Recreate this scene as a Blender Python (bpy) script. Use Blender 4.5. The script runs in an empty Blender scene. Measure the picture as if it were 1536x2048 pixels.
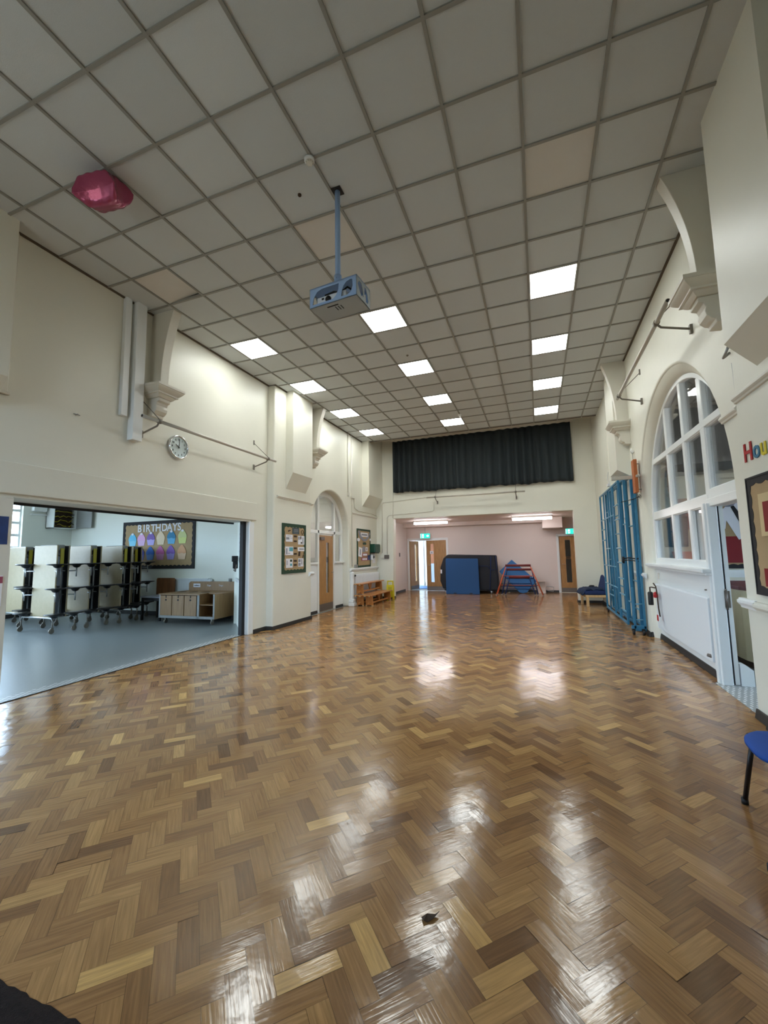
import bpy, bmesh, math, random
from mathutils import Vector, Matrix
random.seed(7)
S = bpy.context.scene
C = S.collection
PI = math.pi

# ------------------------------------------------------------------ materials
def lin(c):
    c = c/255.0
    return c/12.92 if c <= 0.04045 else ((c+0.055)/1.055)**2.4
def rgb(r, g, b): return (lin(r), lin(g), lin(b), 1.0)

def mat(name, col, rough=0.5, metal=0.0, bump=0.0, bscale=60.0, var=0.0, vscale=3.0, emit=0.0, coat=0.0, spec=None, trans=0.0):
    m = bpy.data.materials.new(name); m.use_nodes = True
    nt = m.node_tree; b = nt.nodes['Principled BSDF']
    b.inputs['Base Color'].default_value = col
    b.inputs['Roughness'].default_value = rough
    b.inputs['Metallic'].default_value = metal
    if coat: b.inputs['Coat Weight'].default_value = coat; b.inputs['Coat Roughness'].default_value = 0.15
    if spec is not None: b.inputs['Specular IOR Level'].default_value = spec
    if trans: b.inputs['Transmission Weight'].default_value = trans
    if emit:
        b.inputs['Emission Color'].default_value = col; b.inputs['Emission Strength'].default_value = emit
    if bump or var:
        tc = nt.nodes.new('ShaderNodeTexCoord')
    if bump:
        n = nt.nodes.new('ShaderNodeTexNoise'); n.inputs['Scale'].default_value = bscale; n.inputs['Detail'].default_value = 3
        bp = nt.nodes.new('ShaderNodeBump'); bp.inputs['Strength'].default_value = bump; bp.inputs['Distance'].default_value = 0.01
        nt.links.new(tc.outputs['Object'], n.inputs['Vector'])
        nt.links.new(n.outputs['Fac'], bp.inputs['Height']); nt.links.new(bp.outputs['Normal'], b.inputs['Normal'])
    if var:
        n2 = nt.nodes.new('ShaderNodeTexNoise'); n2.inputs['Scale'].default_value = vscale; n2.inputs['Detail'].default_value = 4
        mx = nt.nodes.new('ShaderNodeMixRGB'); mx.blend_type = 'MULTIPLY'
        rp = nt.nodes.new('ShaderNodeMapRange'); rp.inputs['From Min'].default_value = 0.3; rp.inputs['From Max'].default_value = 0.7
        rp.inputs['To Min'].default_value = 1-var; rp.inputs['To Max'].default_value = 1+var*0.3
        nt.links.new(tc.outputs['Object'], n2.inputs['Vector'])
        nt.links.new(n2.outputs['Fac'], rp.inputs['Value'])
        mx.inputs['Fac'].default_value = 1.0; mx.inputs['Color1'].default_value = col
        nt.links.new(rp.outputs['Result'], mx.inputs['Color2']); nt.links.new(mx.outputs['Color'], b.inputs['Base Color'])
    return m

def wood(name, c1, c2, rough=0.4, axis='Z', scale=14.0):
    m = bpy.data.materials.new(name); m.use_nodes = True
    nt = m.node_tree; b = nt.nodes['Principled BSDF']
    tc = nt.nodes.new('ShaderNodeTexCoord'); mp = nt.nodes.new('ShaderNodeMapping')
    sc = {'X': (0.08, 1, 1), 'Y': (1, 0.08, 1), 'Z': (1, 1, 0.08)}[axis]
    mp.inputs['Scale'].default_value = [s*scale for s in sc]
    n = nt.nodes.new('ShaderNodeTexNoise'); n.inputs['Scale'].default_value = 2.2; n.inputs['Detail'].default_value = 5
    r = nt.nodes.new('ShaderNodeValToRGB'); r.color_ramp.elements[0].position = 0.3; r.color_ramp.elements[1].position = 0.7
    r.color_ramp.elements[0].color = c1; r.color_ramp.elements[1].color = c2
    nt.links.new(tc.outputs['Object'], mp.inputs['Vector']); nt.links.new(mp.outputs['Vector'], n.inputs['Vector'])
    nt.links.new(n.outputs['Fac'], r.inputs['Fac']); nt.links.new(r.outputs['Color'], b.inputs['Base Color'])
    b.inputs['Roughness'].default_value = rough
    return m

def glass_mat(name, rough=0.0, tint=(1, 1, 1, 1), refl=0.5):
    m = bpy.data.materials.new(name); m.use_nodes = True
    nt = m.node_tree; nt.nodes.clear()
    o = nt.nodes.new('ShaderNodeOutputMaterial'); t = nt.nodes.new('ShaderNodeBsdfTransparent'); t.inputs['Color'].default_value = tint
    g = nt.nodes.new('ShaderNodeBsdfGlossy'); g.inputs['Roughness'].default_value = 0.02
    f = nt.nodes.new('ShaderNodeFresnel'); f.inputs['IOR'].default_value = 1.52
    ml = nt.nodes.new('ShaderNodeMath'); ml.operation = 'MULTIPLY'; ml.inputs[1].default_value = refl
    mx = nt.nodes.new('ShaderNodeMixShader')
    nt.links.new(f.outputs['Fac'], ml.inputs[0]); nt.links.new(ml.outputs[0], mx.inputs['Fac'])
    nt.links.new(t.outputs['BSDF'], mx.inputs[1]); nt.links.new(g.outputs['BSDF'], mx.inputs[2]); nt.links.new(mx.outputs['Shader'], o.inputs['Surface'])
    return m

M = {}
M['wall'] = mat('cream gloss wall paint', rgb(225, 223, 209), 0.44, bump=0.10, bscale=9.0, var=0.035, vscale=1.2)
M['wall_r'] = mat('pinkish recess wall paint', rgb(222, 208, 200), 0.6, bump=0.05, bscale=30)
M['wall_d'] = mat('dining room wall paint', rgb(236, 238, 228), 0.6, bump=0.05, bscale=20)
M['wall_c'] = mat('classroom wall paint', rgb(222, 218, 200), 0.6)
M['white'] = mat('white gloss paint', rgb(232, 235, 234), 0.28, bump=0.03, bscale=15)
M['trimc'] = mat('cream moulding paint', rgb(216, 212, 199), 0.4)
M['tile'] = mat('mineral ceiling tile', rgb(186, 179, 168), 0.9, bump=0.25, bscale=260)
M['tbar'] = mat('ceiling grid bar', rgb(146, 146, 140), 0.6)
M['browntrim'] = mat('brown ceiling edge trim', rgb(92, 80, 66), 0.7)
M['skirt'] = mat('black skirting paint', rgb(38, 37, 35), 0.5, bump=0.05, bscale=30)
M['black'] = mat('black plastic', rgb(18, 18, 20), 0.6)
M['darkmetal'] = mat('dark tube metal', rgb(28, 26, 28), 0.35, metal=0.3)
M['steel'] = mat('grey steel tube', rgb(170, 170, 168), 0.35, metal=0.7)
M['pipe'] = mat('painted rail pipe', rgb(186, 180, 168), 0.4, metal=0.25)
M['pipedark'] = mat('dull bracket steel', rgb(124, 118, 108), 0.5, metal=0.3)
M['chrome'] = mat('chrome', rgb(210, 212, 214), 0.12, metal=1.0)
M['glass'] = glass_mat('clear glass')
M['glass_s'] = glass_mat('vision glass', tint=(0.93, 0.95, 0.97, 1))
M['oak'] = wood('oak door veneer', rgb(150, 106, 58), rgb(184, 140, 84), 0.35, 'Z', 20)
M['pine'] = wood('orange pine', rgb(164, 102, 48), rgb(196, 134, 72), 0.3, 'Y', 14)
M['beech'] = wood('pale beech', rgb(196, 160, 110), rgb(220, 188, 140), 0.4, 'Z', 14)
M['ply'] = wood('beech ply cabinet', rgb(140, 106, 68), rgb(160, 126, 84), 0.45, 'Z', 16)
M['walnut'] = wood('brown panel wood', rgb(104, 66, 38), rgb(138, 92, 58), 0.4, 'Z', 12)
M['laminate'] = mat('pale oak laminate table top', rgb(176, 160, 128), 0.4, bump=0.05, bscale=40, var=0.06, vscale=14)
M['kick'] = mat('brushed metal kick plate', rgb(120, 112, 105), 0.4, metal=0.6)
M['bluemetal'] = mat('blue painted steel', rgb(48, 116, 150), 0.4, var=0.08, vscale=9)
M['bluemetal2'] = mat('pale worn blue rungs', rgb(104, 158, 184), 0.4)
M['bluemat'] = mat('royal blue vinyl mat', rgb(2, 66, 118), 0.6, bump=0.2, bscale=90)
M['bluemat2'] = mat('sky blue vinyl mat', rgb(38, 102, 160), 0.5, bump=0.2, bscale=60)
M['cover'] = mat('black canvas cover', rgb(26, 28, 36), 0.7, bump=0.35, bscale=8)
M['navy'] = mat('navy fabric', rgb(24, 44, 92), 0.85, bump=0.3, bscale=80)
M['coat'] = mat('dark navy coat cloth', rgb(20, 40, 70), 0.9, bump=0.6, bscale=25)
M['bluechair'] = mat('bright blue chair fabric', rgb(0, 74, 164), 0.75, bump=0.2, bscale=300)
M['orange'] = mat('orange red enamel', rgb(198, 96, 62), 0.4)
M['maroon'] = mat('dark red padding', rgb(106, 34, 34), 0.55)
M['orangewood'] = mat('orange painted plank', rgb(176, 98, 48), 0.5, var=0.15, vscale=6)
M['yellow'] = mat('yellow sign plastic', rgb(214, 196, 40), 0.4)
M['yellowd'] = mat('dark yellow strip', rgb(190, 176, 40), 0.4)
M['green'] = mat('green dispenser plastic', rgb(8, 66, 46), 0.35)
M['red'] = mat('red enamel', rgb(176, 26, 30), 0.35)
M['darkred'] = mat('deep red paper', rgb(128, 8, 18), 0.7)
M['brick'] = mat('brick red paper', rgb(158, 76, 66), 0.8)
M['hessian'] = mat('brown hessian backing', rgb(176, 150, 112), 0.9, bump=0.3, bscale=200, var=0.08, vscale=6)
M['bordergreen'] = mat('dark green border card', rgb(38, 66, 48), 0.8)
M['borderblack'] = mat('black border card', rgb(34, 33, 36), 0.8)
M['paper'] = mat('white paper', rgb(232, 232, 238), 0.7)
M['paperg'] = mat('grey print', rgb(140, 142, 152), 0.8)
M['paperc'] = mat('teal print', rgb(92, 166, 182), 0.8)
M['paperd'] = mat('slate card', rgb(70, 82, 84), 0.8)
M['brownp'] = mat('dark brown card', rgb(62, 44, 30), 0.8)
M['vinyl'] = mat('blue grey vinyl floor', rgb(140, 147, 148), 0.32, bump=0.08, bscale=120, var=0.05, vscale=30)
M['rad'] = mat('white radiator enamel', rgb(228, 234, 238), 0.3)
M['grey'] = mat('grey plastic', rgb(150, 152, 150), 0.5)
M['curtain'] = mat('dark slate curtain cloth', rgb(38, 46, 50), 0.85, bump=0.15, bscale=150)
M['rug'] = mat('dark rug pile', rgb(34, 22, 24), 0.95, bump=1.0, bscale=240, var=0.4, vscale=60)
M['rugf'] = mat('rug pale motif', rgb(150, 150, 120), 0.95, bump=0.8, bscale=240)
M['rugb'] = mat('rug brown motif', rgb(112, 84, 60), 0.95, bump=0.8, bscale=240)
M['cage_daylit'] = mat('white cage enamel tinted daylight blue', rgb(160, 190, 230), 0.4)  # near-white enamel with blue daylight mixed into its colour
M['cage_shaded'] = mat('white cage enamel shaded grey', rgb(166, 176, 180), 0.45)  # same enamel greyed for the shaded sides and underside
M['projw'] = mat('white projector case', rgb(226, 232, 240), 0.4)
M['lens'] = mat('projector lens glass', rgb(12, 12, 16), 0.08)
M['clockf'] = mat('clock face card', rgb(206, 220, 220), 0.4)
M['seatblack'] = mat('black stool plastic', rgb(18, 18, 20), 0.3)
M['balloon'] = mat('pink foil', rgb(166, 72, 104), 0.2, metal=0.4, bump=0.5, bscale=14)
M['leafm'] = mat('dry leaf', rgb(60, 44, 30), 0.8)
M['brickw'] = mat('grey splash back', rgb(178, 184, 200), 0.5)
M['tan'] = mat('tan wall card', rgb(206, 184, 140), 0.8)
M['creamdesk'] = mat('cream laminate desk', rgb(206, 192, 156), 0.5)
M['desktop'] = mat('dark cherry desk top', rgb(92, 40, 42), 0.4)
M['blueposter'] = mat('blue poster', rgb(22, 58, 120), 0.5, var=0.3, vscale=12)
M['pinkposter'] = mat('pink poster edge', rgb(150, 70, 90), 0.6)

def emis(name, col, s):
    m = bpy.data.materials.new(name); m.use_nodes = True
    nt = m.node_tree; nt.nodes.clear(); o = nt.nodes.new('ShaderNodeOutputMaterial'); e = nt.nodes.new('ShaderNodeEmission')
    e.inputs['Color'].default_value = col; e.inputs['Strength'].default_value = s
    nt.links.new(e.outputs['Emission'], o.inputs['Surface']); return m
M['led'] = emis('lit led diffuser', (0.96, 1.0, 0.97, 1), 18.0)
M['tube'] = emis('lit fluorescent diffuser', (1.0, 0.94, 0.96, 1), 18.0)
M['exit'] = emis('backlit exit green', (0.03, 0.62, 0.50, 1), 1.3)
M['exitw'] = emis('backlit exit white', (0.75, 1.0, 0.95, 1), 1.6)

# parquet: per-block colour attribute, grain along the block, dark seams from the second uv map
def parquet():
    m = bpy.data.materials.new('herringbone parquet'); m.use_nodes = True
    nt = m.node_tree; N = nt.nodes; L = nt.links; b = N['Principled BSDF']
    at = N.new('ShaderNodeAttribute'); at.attribute_name = 'tone'
    sp = N.new('ShaderNodeSeparateColor'); L.new(at.outputs['Color'], sp.inputs['Color'])
    r = N.new('ShaderNodeValToRGB'); e = r.color_ramp.elements
    e[0].position = 0.0; e[0].color = rgb(104, 74, 48); e[1].position = 1.0; e[1].color = rgb(214, 172, 110)
    for p, c in ((0.2, rgb(132, 96, 64)), (0.5, rgb(162, 121, 78)), (0.8, rgb(184, 142, 92))):
        x = e.new(p); x.color = c
    L.new(sp.outputs[0], r.inputs['Fac'])
    uv = N.new('ShaderNodeUVMap'); uv.uv_map = 'grain'
    mp = N.new('ShaderNodeMapping'); mp.inputs['Scale'].default_value = (5.0, 95.0, 1.0); L.new(uv.outputs['UV'], mp.inputs['Vector'])
    n = N.new('ShaderNodeTexNoise'); n.inputs['Scale'].default_value = 1.0; n.inputs['Detail'].default_value = 4; n.inputs['Distortion'].default_value = 0.6
    L.new(mp.outputs['Vector'], n.inputs['Vector'])
    mr = N.new('ShaderNodeMapRange'); mr.inputs['From Min'].default_value = 0.3; mr.inputs['From Max'].default_value = 0.7
    mr.inputs['To Min'].default_value = 0.72; mr.inputs['To Max'].default_value = 1.12; L.new(n.outputs['Fac'], mr.inputs['Value'])
    mx = N.new('ShaderNodeMixRGB'); mx.blend_type = 'MULTIPLY'; mx.inputs['Fac'].default_value = 1
    L.new(r.outputs['Color'], mx.inputs['Color1']); L.new(mr.outputs['Result'], mx.inputs['Color2'])
    # seams
    ub = N.new('ShaderNodeUVMap'); ub.uv_map = 'block'
    s2 = N.new('ShaderNodeSeparateXYZ'); L.new(ub.outputs['UV'], s2.inputs['Vector'])
    def edge(sock, size):
        a = N.new('ShaderNodeMath'); a.operation = 'SUBTRACT'; a.inputs[0].default_value = size; L.new(sock, a.inputs[1])
        c = N.new('ShaderNodeMath'); c.operation = 'MINIMUM'; L.new(sock, c.inputs[0]); L.new(a.outputs[0], c.inputs[1]); return c
    e1 = edge(s2.outputs['X'], 0.232); e2 = edge(s2.outputs['Y'], 0.232/3)
    mn = N.new('ShaderNodeMath'); mn.operation = 'MINIMUM'; L.new(e1.outputs[0], mn.inputs[0]); L.new(e2.outputs[0], mn.inputs[1])
    ms = N.new('ShaderNodeMapRange'); ms.inputs['From Min'].default_value = 0.0; ms.inputs['From Max'].default_value = 0.0016
    ms.inputs['To Min'].default_value = 0.42; ms.inputs['To Max'].default_value = 1.0; L.new(mn.outputs[0], ms.inputs['Value'])
    mx2 = N.new('ShaderNodeMixRGB'); mx2.blend_type = 'MULTIPLY'; mx2.inputs['Fac'].default_value = 1
    L.new(mx.outputs['Color'], mx2.inputs['Color1']); L.new(ms.outputs['Result'], mx2.inputs['Color2'])
    L.new(mx2.outputs['Color'], b.inputs['Base Color'])
    # lacquer: slow wobble plus fine grain relief
    tc = N.new('ShaderNodeTexCoord')
    n1 = N.new('ShaderNodeTexNoise'); n1.inputs['Scale'].default_value = 16.0; n1.inputs['Detail'].default_value = 2; L.new(tc.outputs['Object'], n1.inputs['Vector'])
    bp = N.new('ShaderNodeBump'); bp.inputs['Strength'].default_value = 0.16; bp.inputs['Distance'].default_value = 0.004; L.new(n1.outputs['Fac'], bp.inputs['Height'])
    bp2 = N.new('ShaderNodeBump'); bp2.inputs['Strength'].default_value = 0.20; bp2.inputs['Distance'].default_value = 0.0015
    L.new(n.outputs['Fac'], bp2.inputs['Height']); L.new(bp.outputs['Normal'], bp2.inputs['Normal']); L.new(bp2.outputs['Normal'], b.inputs['Normal'])
    n3 = N.new('ShaderNodeTexNoise'); n3.inputs['Scale'].default_value = 1.3; n3.inputs['Detail'].default_value = 5; L.new(tc.outputs['Object'], n3.inputs['Vector'])
    m3 = N.new('ShaderNodeMapRange'); m3.inputs['From Min'].default_value = 0.3; m3.inputs['From Max'].default_value = 0.7
    m3.inputs['To Min'].default_value = 0.09; m3.inputs['To Max'].default_value = 0.19; L.new(n3.outputs['Fac'], m3.inputs['Value'])
    L.new(m3.outputs['Result'], b.inputs['Roughness'])
    b.inputs['Specular IOR Level'].default_value = 0.6
    return m
M['parquet'] = parquet()

def plate():     # five-bar/lozenge tread plate strip
    m = bpy.data.materials.new('tread plate'); m.use_nodes = True
    nt = m.node_tree; N = nt.nodes; L = nt.links; b = N['Principled BSDF']
    tc = N.new('ShaderNodeTexCoord'); mp = N.new('ShaderNodeMapping'); mp.inputs['Rotation'].default_value = (0, 0, 0.7); mp.inputs['Scale'].default_value = (26, 12, 1)
    v = N.new('ShaderNodeTexVoronoi'); v.inputs['Scale'].default_value = 1.0; v.inputs['Randomness'].default_value = 0.12
    L.new(tc.outputs['Object'], mp.inputs['Vector']); L.new(mp.outputs['Vector'], v.inputs['Vector'])
    r = N.new('ShaderNodeValToRGB'); r.color_ramp.elements[0].position = 0.22; r.color_ramp.elements[0].color = rgb(226, 228, 228)
    r.color_ramp.elements[1].position = 0.34; r.color_ramp.elements[1].color = rgb(150, 154, 154)
    L.new(v.outputs['Distance'], r.inputs['Fac']); L.new(r.outputs['Color'], b.inputs['Base Color'])
    bp = N.new('ShaderNodeBump'); bp.invert = True; bp.inputs['Strength'].default_value = 0.5; bp.inputs['Distance'].default_value = 0.003
    L.new(v.outputs['Distance'], bp.inputs['Height']); L.new(bp.outputs['Normal'], b.inputs['Normal'])
    b.inputs['Metallic'].default_value = 0.1; b.inputs['Roughness'].default_value = 0.35
    return m
M['plate'] = plate()

def tile_var():
    m = M['tile']; nt = m.node_tree; b = nt.nodes['Principled BSDF']
    a = nt.nodes.new('ShaderNodeAttribute'); a.attribute_name = 'tone'
    nt.links.new(a.outputs['Color'], b.inputs['Base Color'])
tile_var()

# ------------------------------------------------------------------ mesh helpers
class MB:
    def __init__(s): s.v = []; s.f = []; s.m = []; s.sm = []
    def add(s, vs, fs, m=0, smooth=False, T=None):
        o = len(s.v)
        for p in vs:
            p = Vector(p)
            if T is not None: p = T @ p
            s.v.append(p)
        for f in fs: s.f.append([i+o for i in f]); s.m.append(m); s.sm.append(smooth)
        return s
    def box(s, x0, y0, z0, x1, y1, z1, m=0, T=None):
        if x0 > x1: x0, x1 = x1, x0
        if y0 > y1: y0, y1 = y1, y0
        if z0 > z1: z0, z1 = z1, z0
        vs = [(x0,y0,z0),(x1,y0,z0),(x1,y1,z0),(x0,y1,z0),(x0,y0,z1),(x1,y0,z1),(x1,y1,z1),(x0,y1,z1)]
        return s.add(vs, [(0,3,2,1),(4,5,6,7),(0,1,5,4),(1,2,6,5),(2,3,7,6),(3,0,4,7)], m, False, T)
    def hexa(s, bot, top, m=0, T=None):      # bottom quad, top quad (same winding)
        return s.add(list(bot)+list(top), [(0,3,2,1),(4,5,6,7),(0,1,5,4),(1,2,6,5),(2,3,7,6),(3,0,4,7)], m, False, T)
    def prism(s, pts, axis, a0, a1, m=0, T=None, smooth=False):   # pts: 2d outline; axis: extrusion axis
        def P(p, a):
            return {'x': (a, p[0], p[1]), 'y': (p[0], a, p[1]), 'z': (p[0], p[1], a)}[axis]
        n = len(pts)
        vs = [P(p, a0) for p in pts]+[P(p, a1) for p in pts]
        s.add(vs, [list(range(n)), list(range(2*n-1, n-1, -1))], m, False, T)
        o = len(s.v)-2*n
        for i in range(n):
            j = (i+1) % n
            s.f.append([o+i, o+n+i, o+n+j, o+j]); s.m.append(m); s.sm.append(smooth)
        return s
    def cyl(s, p0, p1, r0, r1=None, seg=12, m=0, caps=True, T=None):
        p0 = Vector(p0); p1 = Vector(p1); r1 = r0 if r1 is None else r1
        d = (p1-p0).normalized(); u = d.orthogonal().normalized(); w = d.cross(u)
        vs = []
        for p, r in ((p0, r0), (p1, r1)):
            for i in range(seg):
                a = 2*PI*i/seg; vs.append(p+u*(math.cos(a)*r)+w*(math.sin(a)*r))
        s.add(vs, [(i, (i+1) % seg, seg+(i+1) % seg, seg+i) for i in range(seg)], m, True, T)
        if caps:
            o = len(s.v)-2*seg
            s.f.append([o+i for i in range(seg-1, -1, -1)]); s.m.append(m); s.sm.append(False)
            s.f.append([o+seg+i for i in range(seg)]); s.m.append(m); s.sm.append(False)
        return s
    def tube(s, pts, r, seg=10, m=0, T=None, closed=False):
        pts = [Vector(p) for p in pts]; n = len(pts); rings = []
        prev = None; vs = []
        for i, p in enumerate(pts):
            a = pts[i-1] if (i > 0 or closed) else p; b = pts[(i+1) % n] if (i < n-1 or closed) else p
            d = (b-a).normalized()
            if prev is None: u = d.orthogonal().normalized()
            else:
                u = prev-d*prev.dot(d); u = u.normalized() if u.length > 1e-6 else d.orthogonal().normalized()
            prev = u; w = d.cross(u)
            for k in range(seg):
                t = 2*PI*k/seg; vs.append(p+u*(math.cos(t)*r)+w*(math.sin(t)*r))
        fs = []
        for i in range(n if closed else n-1):
            j = (i+1) % n
            for k in range(seg):
                l = (k+1) % seg; fs.append((i*seg+k, i*seg+l, j*seg+l, j*seg+k))
        s.add(vs, fs, m, True, T)
        if not closed:
            o = len(s.v)-n*seg
            s.f.append([o+k for k in range(seg-1, -1, -1)]); s.m.append(m); s.sm.append(False)
            s.f.append([o+(n-1)*seg+k for k in range(seg)]); s.m.append(m); s.sm.append(False)
        return s
    def lathe(s, prof, c, axis='z', seg=24, m=0, T=None, smooth=True):
        vs = []
        for r, h in prof:
            for k in range(seg):
                t = 2*PI*k/seg; a = r*math.cos(t); b = r*math.sin(t)
                q = {'z': (a, b, h), 'x': (h, a, b), 'y': (b, h, a)}[axis]
                vs.append((q[0]+c[0], q[1]+c[1], q[2]+c[2]))
        fs = []
        for i in range(len(prof)-1):
            for k in range(seg):
                l = (k+1) % seg; fs.append((i*seg+k, i*seg+l, (i+1)*seg+l, (i+1)*seg+k))
        s.add(vs, fs, m, smooth, T)
        return s
    def build(s, name, mats, parent=None, bevel=0.0, seg=1, world=True):
        me = bpy.data.meshes.new(name)
        off = Vector((0, 0, 0))
        if parent is not None and world:
            q = parent
            while q is not None: off += q.location; q = q.parent
        me.from_pydata([tuple(p-off) for p in s.v], [], s.f)
        if not isinstance(mats, (list, tuple)): mats = [mats]
        for mm in mats: me.materials.append(M[mm] if isinstance(mm, str) else mm)
        for i, p in enumerate(me.polygons): p.material_index = s.m[i]; p.use_smooth = s.sm[i]
        bm = bmesh.new(); bm.from_mesh(me); bmesh.ops.recalc_face_normals(bm, faces=bm.faces); bm.to_mesh(me); bm.free()
        ob = bpy.data.objects.new(name, me); C.objects.link(ob)
        if parent is not None: ob.parent = parent
        if bevel:
            b = ob.modifiers.new('bevel', 'BEVEL'); b.width = bevel; b.segments = seg; b.limit_method = 'ANGLE'; b.angle_limit = math.radians(40)
        return ob

def tag(o, label=None, cat=None, group=None, kind=None):
    if label: o['label'] = label
    if cat: o['category'] = cat
    if group: o['group'] = group
    if kind: o['kind'] = kind
    return o
def thing(name, label, cat, loc=(0, 0, 0), group=None):
    o = bpy.data.objects.new(name, None); C.objects.link(o); o.location = loc
    o.empty_display_size = 0.05
    return tag(o, label, cat, group)
def struct(name, mb, m, parent=None, **k):
    o = mb.build(name, m, parent, **k)
    if parent is None: o['kind'] = 'structure'
    return o
def sroot(name, loc=(0, 0, 0)):
    o = bpy.data.objects.new(name, None); C.objects.link(o); o.location = loc; o['kind'] = 'structure'; o.empty_display_size = 0.05
    return o
def dup(root, loc, rotz=0.0, label=None, group=None):
    r = root.copy(); C.objects.link(r); r.location = loc; r.rotation_euler = (0, 0, rotz)
    if label: r['label'] = label
    if group: r['group'] = group
    for ch in list(root.children):
        c = ch.copy(); C.objects.link(c); c.parent = r
        for g in ch.children:
            d = g.copy(); C.objects.link(d); d.parent = c
    return r
def text_ob(name, txt, size, depth, m, parent, loc, xdir, updir, align='LEFT'):
    cu = bpy.data.curves.new(name+'_src', 'FONT'); cu.body = txt; cu.size = size; cu.extrude = depth/2; cu.align_x = align
    cu.offset = size*0.018; cu.resolution_u = 3
    o = bpy.data.objects.new(name+'_src', cu); C.objects.link(o)
    dg = bpy.context.evaluated_depsgraph_get()
    me = bpy.data.meshes.new_from_object(o.evaluated_get(dg))
    bpy.data.objects.remove(o); bpy.data.curves.remove(cu)
    x = Vector(xdir).normalized(); u = Vector(updir).normalized(); n = x.cross(u)
    mt = Matrix(((x[0], u[0], n[0], 0), (x[1], u[1], n[1], 0), (x[2], u[2], n[2], 0), (0, 0, 0, 1)))
    off = Vector((0, 0, 0)); q = parent
    while q is not None: off += q.location; q = q.parent
    me.transform(Matrix.Translation(Vector(loc)-off) @ mt)
    me.materials.clear(); me.materials.append(M[m])
    ob = bpy.data.objects.new(name, me); C.objects.link(ob)
    if parent is not None: ob.parent = parent
    return ob

def arc(cy, cz, r, a0, a1, n):
    return [(cy+r*math.cos(math.radians(a0+(a1-a0)*i/n)), cz+r*math.sin(math.radians(a0+(a1-a0)*i/n))) for i in range(n+1)]

# ------------------------------------------------------------------ dimensions
CEIL = 5.043
XL, XP, XC = -5.19, -5.03, -5.14         # left wall planes: main, pilaster, far part
XR = 1.70                                # right wall
YF = 13.15                               # far wall
YB = -2.4                                # wall behind the camera
YREC = 16.2

# ------------------------------------------------------------------ floor
def build_floor():
    Lb = 0.232; W = Lb/3; r2 = math.sqrt(0.5)
    bm = bmesh.new(); ug = bm.loops.layers.uv.new('grain'); ub = bm.loops.layers.uv.new('block'); col = bm.loops.layers.float_color.new('tone')
    xmin, xmax, ymin, ymax = -5.36, 2.25, YB, YREC+0.02
    ox, oy = 0.09, 0.0
    def w(i, j): # lattice (a,b) in W units to world
        return (ox+(i-j)*W*r2, oy+(i+j)*W*r2)
    K = int((ymax-ymin+6)/(W*r2))+20
    def quad(i, j, di, dj, lng):
        c = [w(i, j), w(i+di, j), w(i+di, j+dj), w(i, j+dj)]
        cx = sum(p[0] for p in c)/4; cy = sum(p[1] for p in c)/4
        if cx < xmin-.2 or cx > xmax+.2 or cy < ymin-.2 or cy > ymax+.2: return
        t = random.gauss(0.53, 0.17)
        if random.random() < 0.04: t += 0.25
        if random.random() < 0.03: t -= 0.15
        t = min(1, max(0.1, t))
        tx = random.gauss(0, 0.0055); ty = random.gauss(0, 0.0055)
        vs = [bm.verts.new((p[0], p[1], tx*(p[0]-cx)+ty*(p[1]-cy)-0.0006)) for p in c]
        f = bm.faces.new(vs)
        ru, rv = random.random()*50, random.random()*50
        uvs = [(0, 0), (Lb, 0), (Lb, W), (0, W)] if lng == 'h' else [(0, 0), (0, W), (Lb, W), (Lb, 0)]
        for l, u in zip(f.loops, uvs):
            l[ub].uv = u; l[ug].uv = (u[0]+ru, u[1]+rv); l[col] = (t, t, t, 1)
    rng = range(-K//2-60, K+60)
    for i in rng:
        for j in rng:
            x, y = w(i, j)
            if x < xmin-.5 or x > xmax+.5 or y < ymin-.5 or y > ymax+.5: continue
            t = (i-j) % 6
            if t == 0: quad(i, j, 3, 1, 'h')
            elif t == 5: quad(i, j, 1, 3, 'v')
    for co, no in (((-5.27, 0, 0), (-1, 0, 0)), ((2.2, 0, 0), (1, 0, 0)), ((0, YB, 0), (0, -1, 0)), ((0, YREC, 0), (0, 1, 0))):
        bmesh.ops.bisect_plane(bm, geom=bm.verts[:]+bm.edges[:]+bm.faces[:], plane_co=co, plane_no=no, clear_outer=True)
    # right of the wall line keep only the recess and the hall strip up to the window recess
    for p0, p1 in (((1.745, 0, 0), (1, 0, 0)),):
        bmesh.ops.bisect_plane(bm, geom=bm.verts[:]+bm.edges[:]+bm.faces[:], plane_co=p0, plane_no=p1)
    bmesh.ops.bisect_plane(bm, geom=bm.verts[:]+bm.edges[:]+bm.faces[:], plane_co=(0, YF, 0), plane_no=(0, 1, 0))
    bmesh.ops.bisect_plane(bm, geom=bm.verts[:]+bm.edges[:]+bm.faces[:], plane_co=(0, 5.70, 0), plane_no=(0, 1, 0))
    bmesh.ops.bisect_plane(bm, geom=bm.verts[:]+bm.edges[:]+bm.faces[:], plane_co=(1.86, 0, 0), plane_no=(1, 0, 0))
    kill = []
    for f in bm.faces:
        c = f.calc_center_median()
        if c.y < YF and c.x > 1.745 and not (c.y > 5.70 and c.x < 1.86): kill.append(f)
    bmesh.ops.delete(bm, geom=kill, context='FACES')
    me = bpy.data.meshes.new('floor'); bm.to_mesh(me); bm.free(); me.materials.append(M['parquet'])
    o = bpy.data.objects.new('floor', me); C.objects.link(o); o['kind'] = 'structure'
    b = MB(); b.box(-5.27, YB, -0.12, 2.2, YREC, -0.004); b2 = b.build('subfloor', 'skirt', o)
build_floor()
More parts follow.
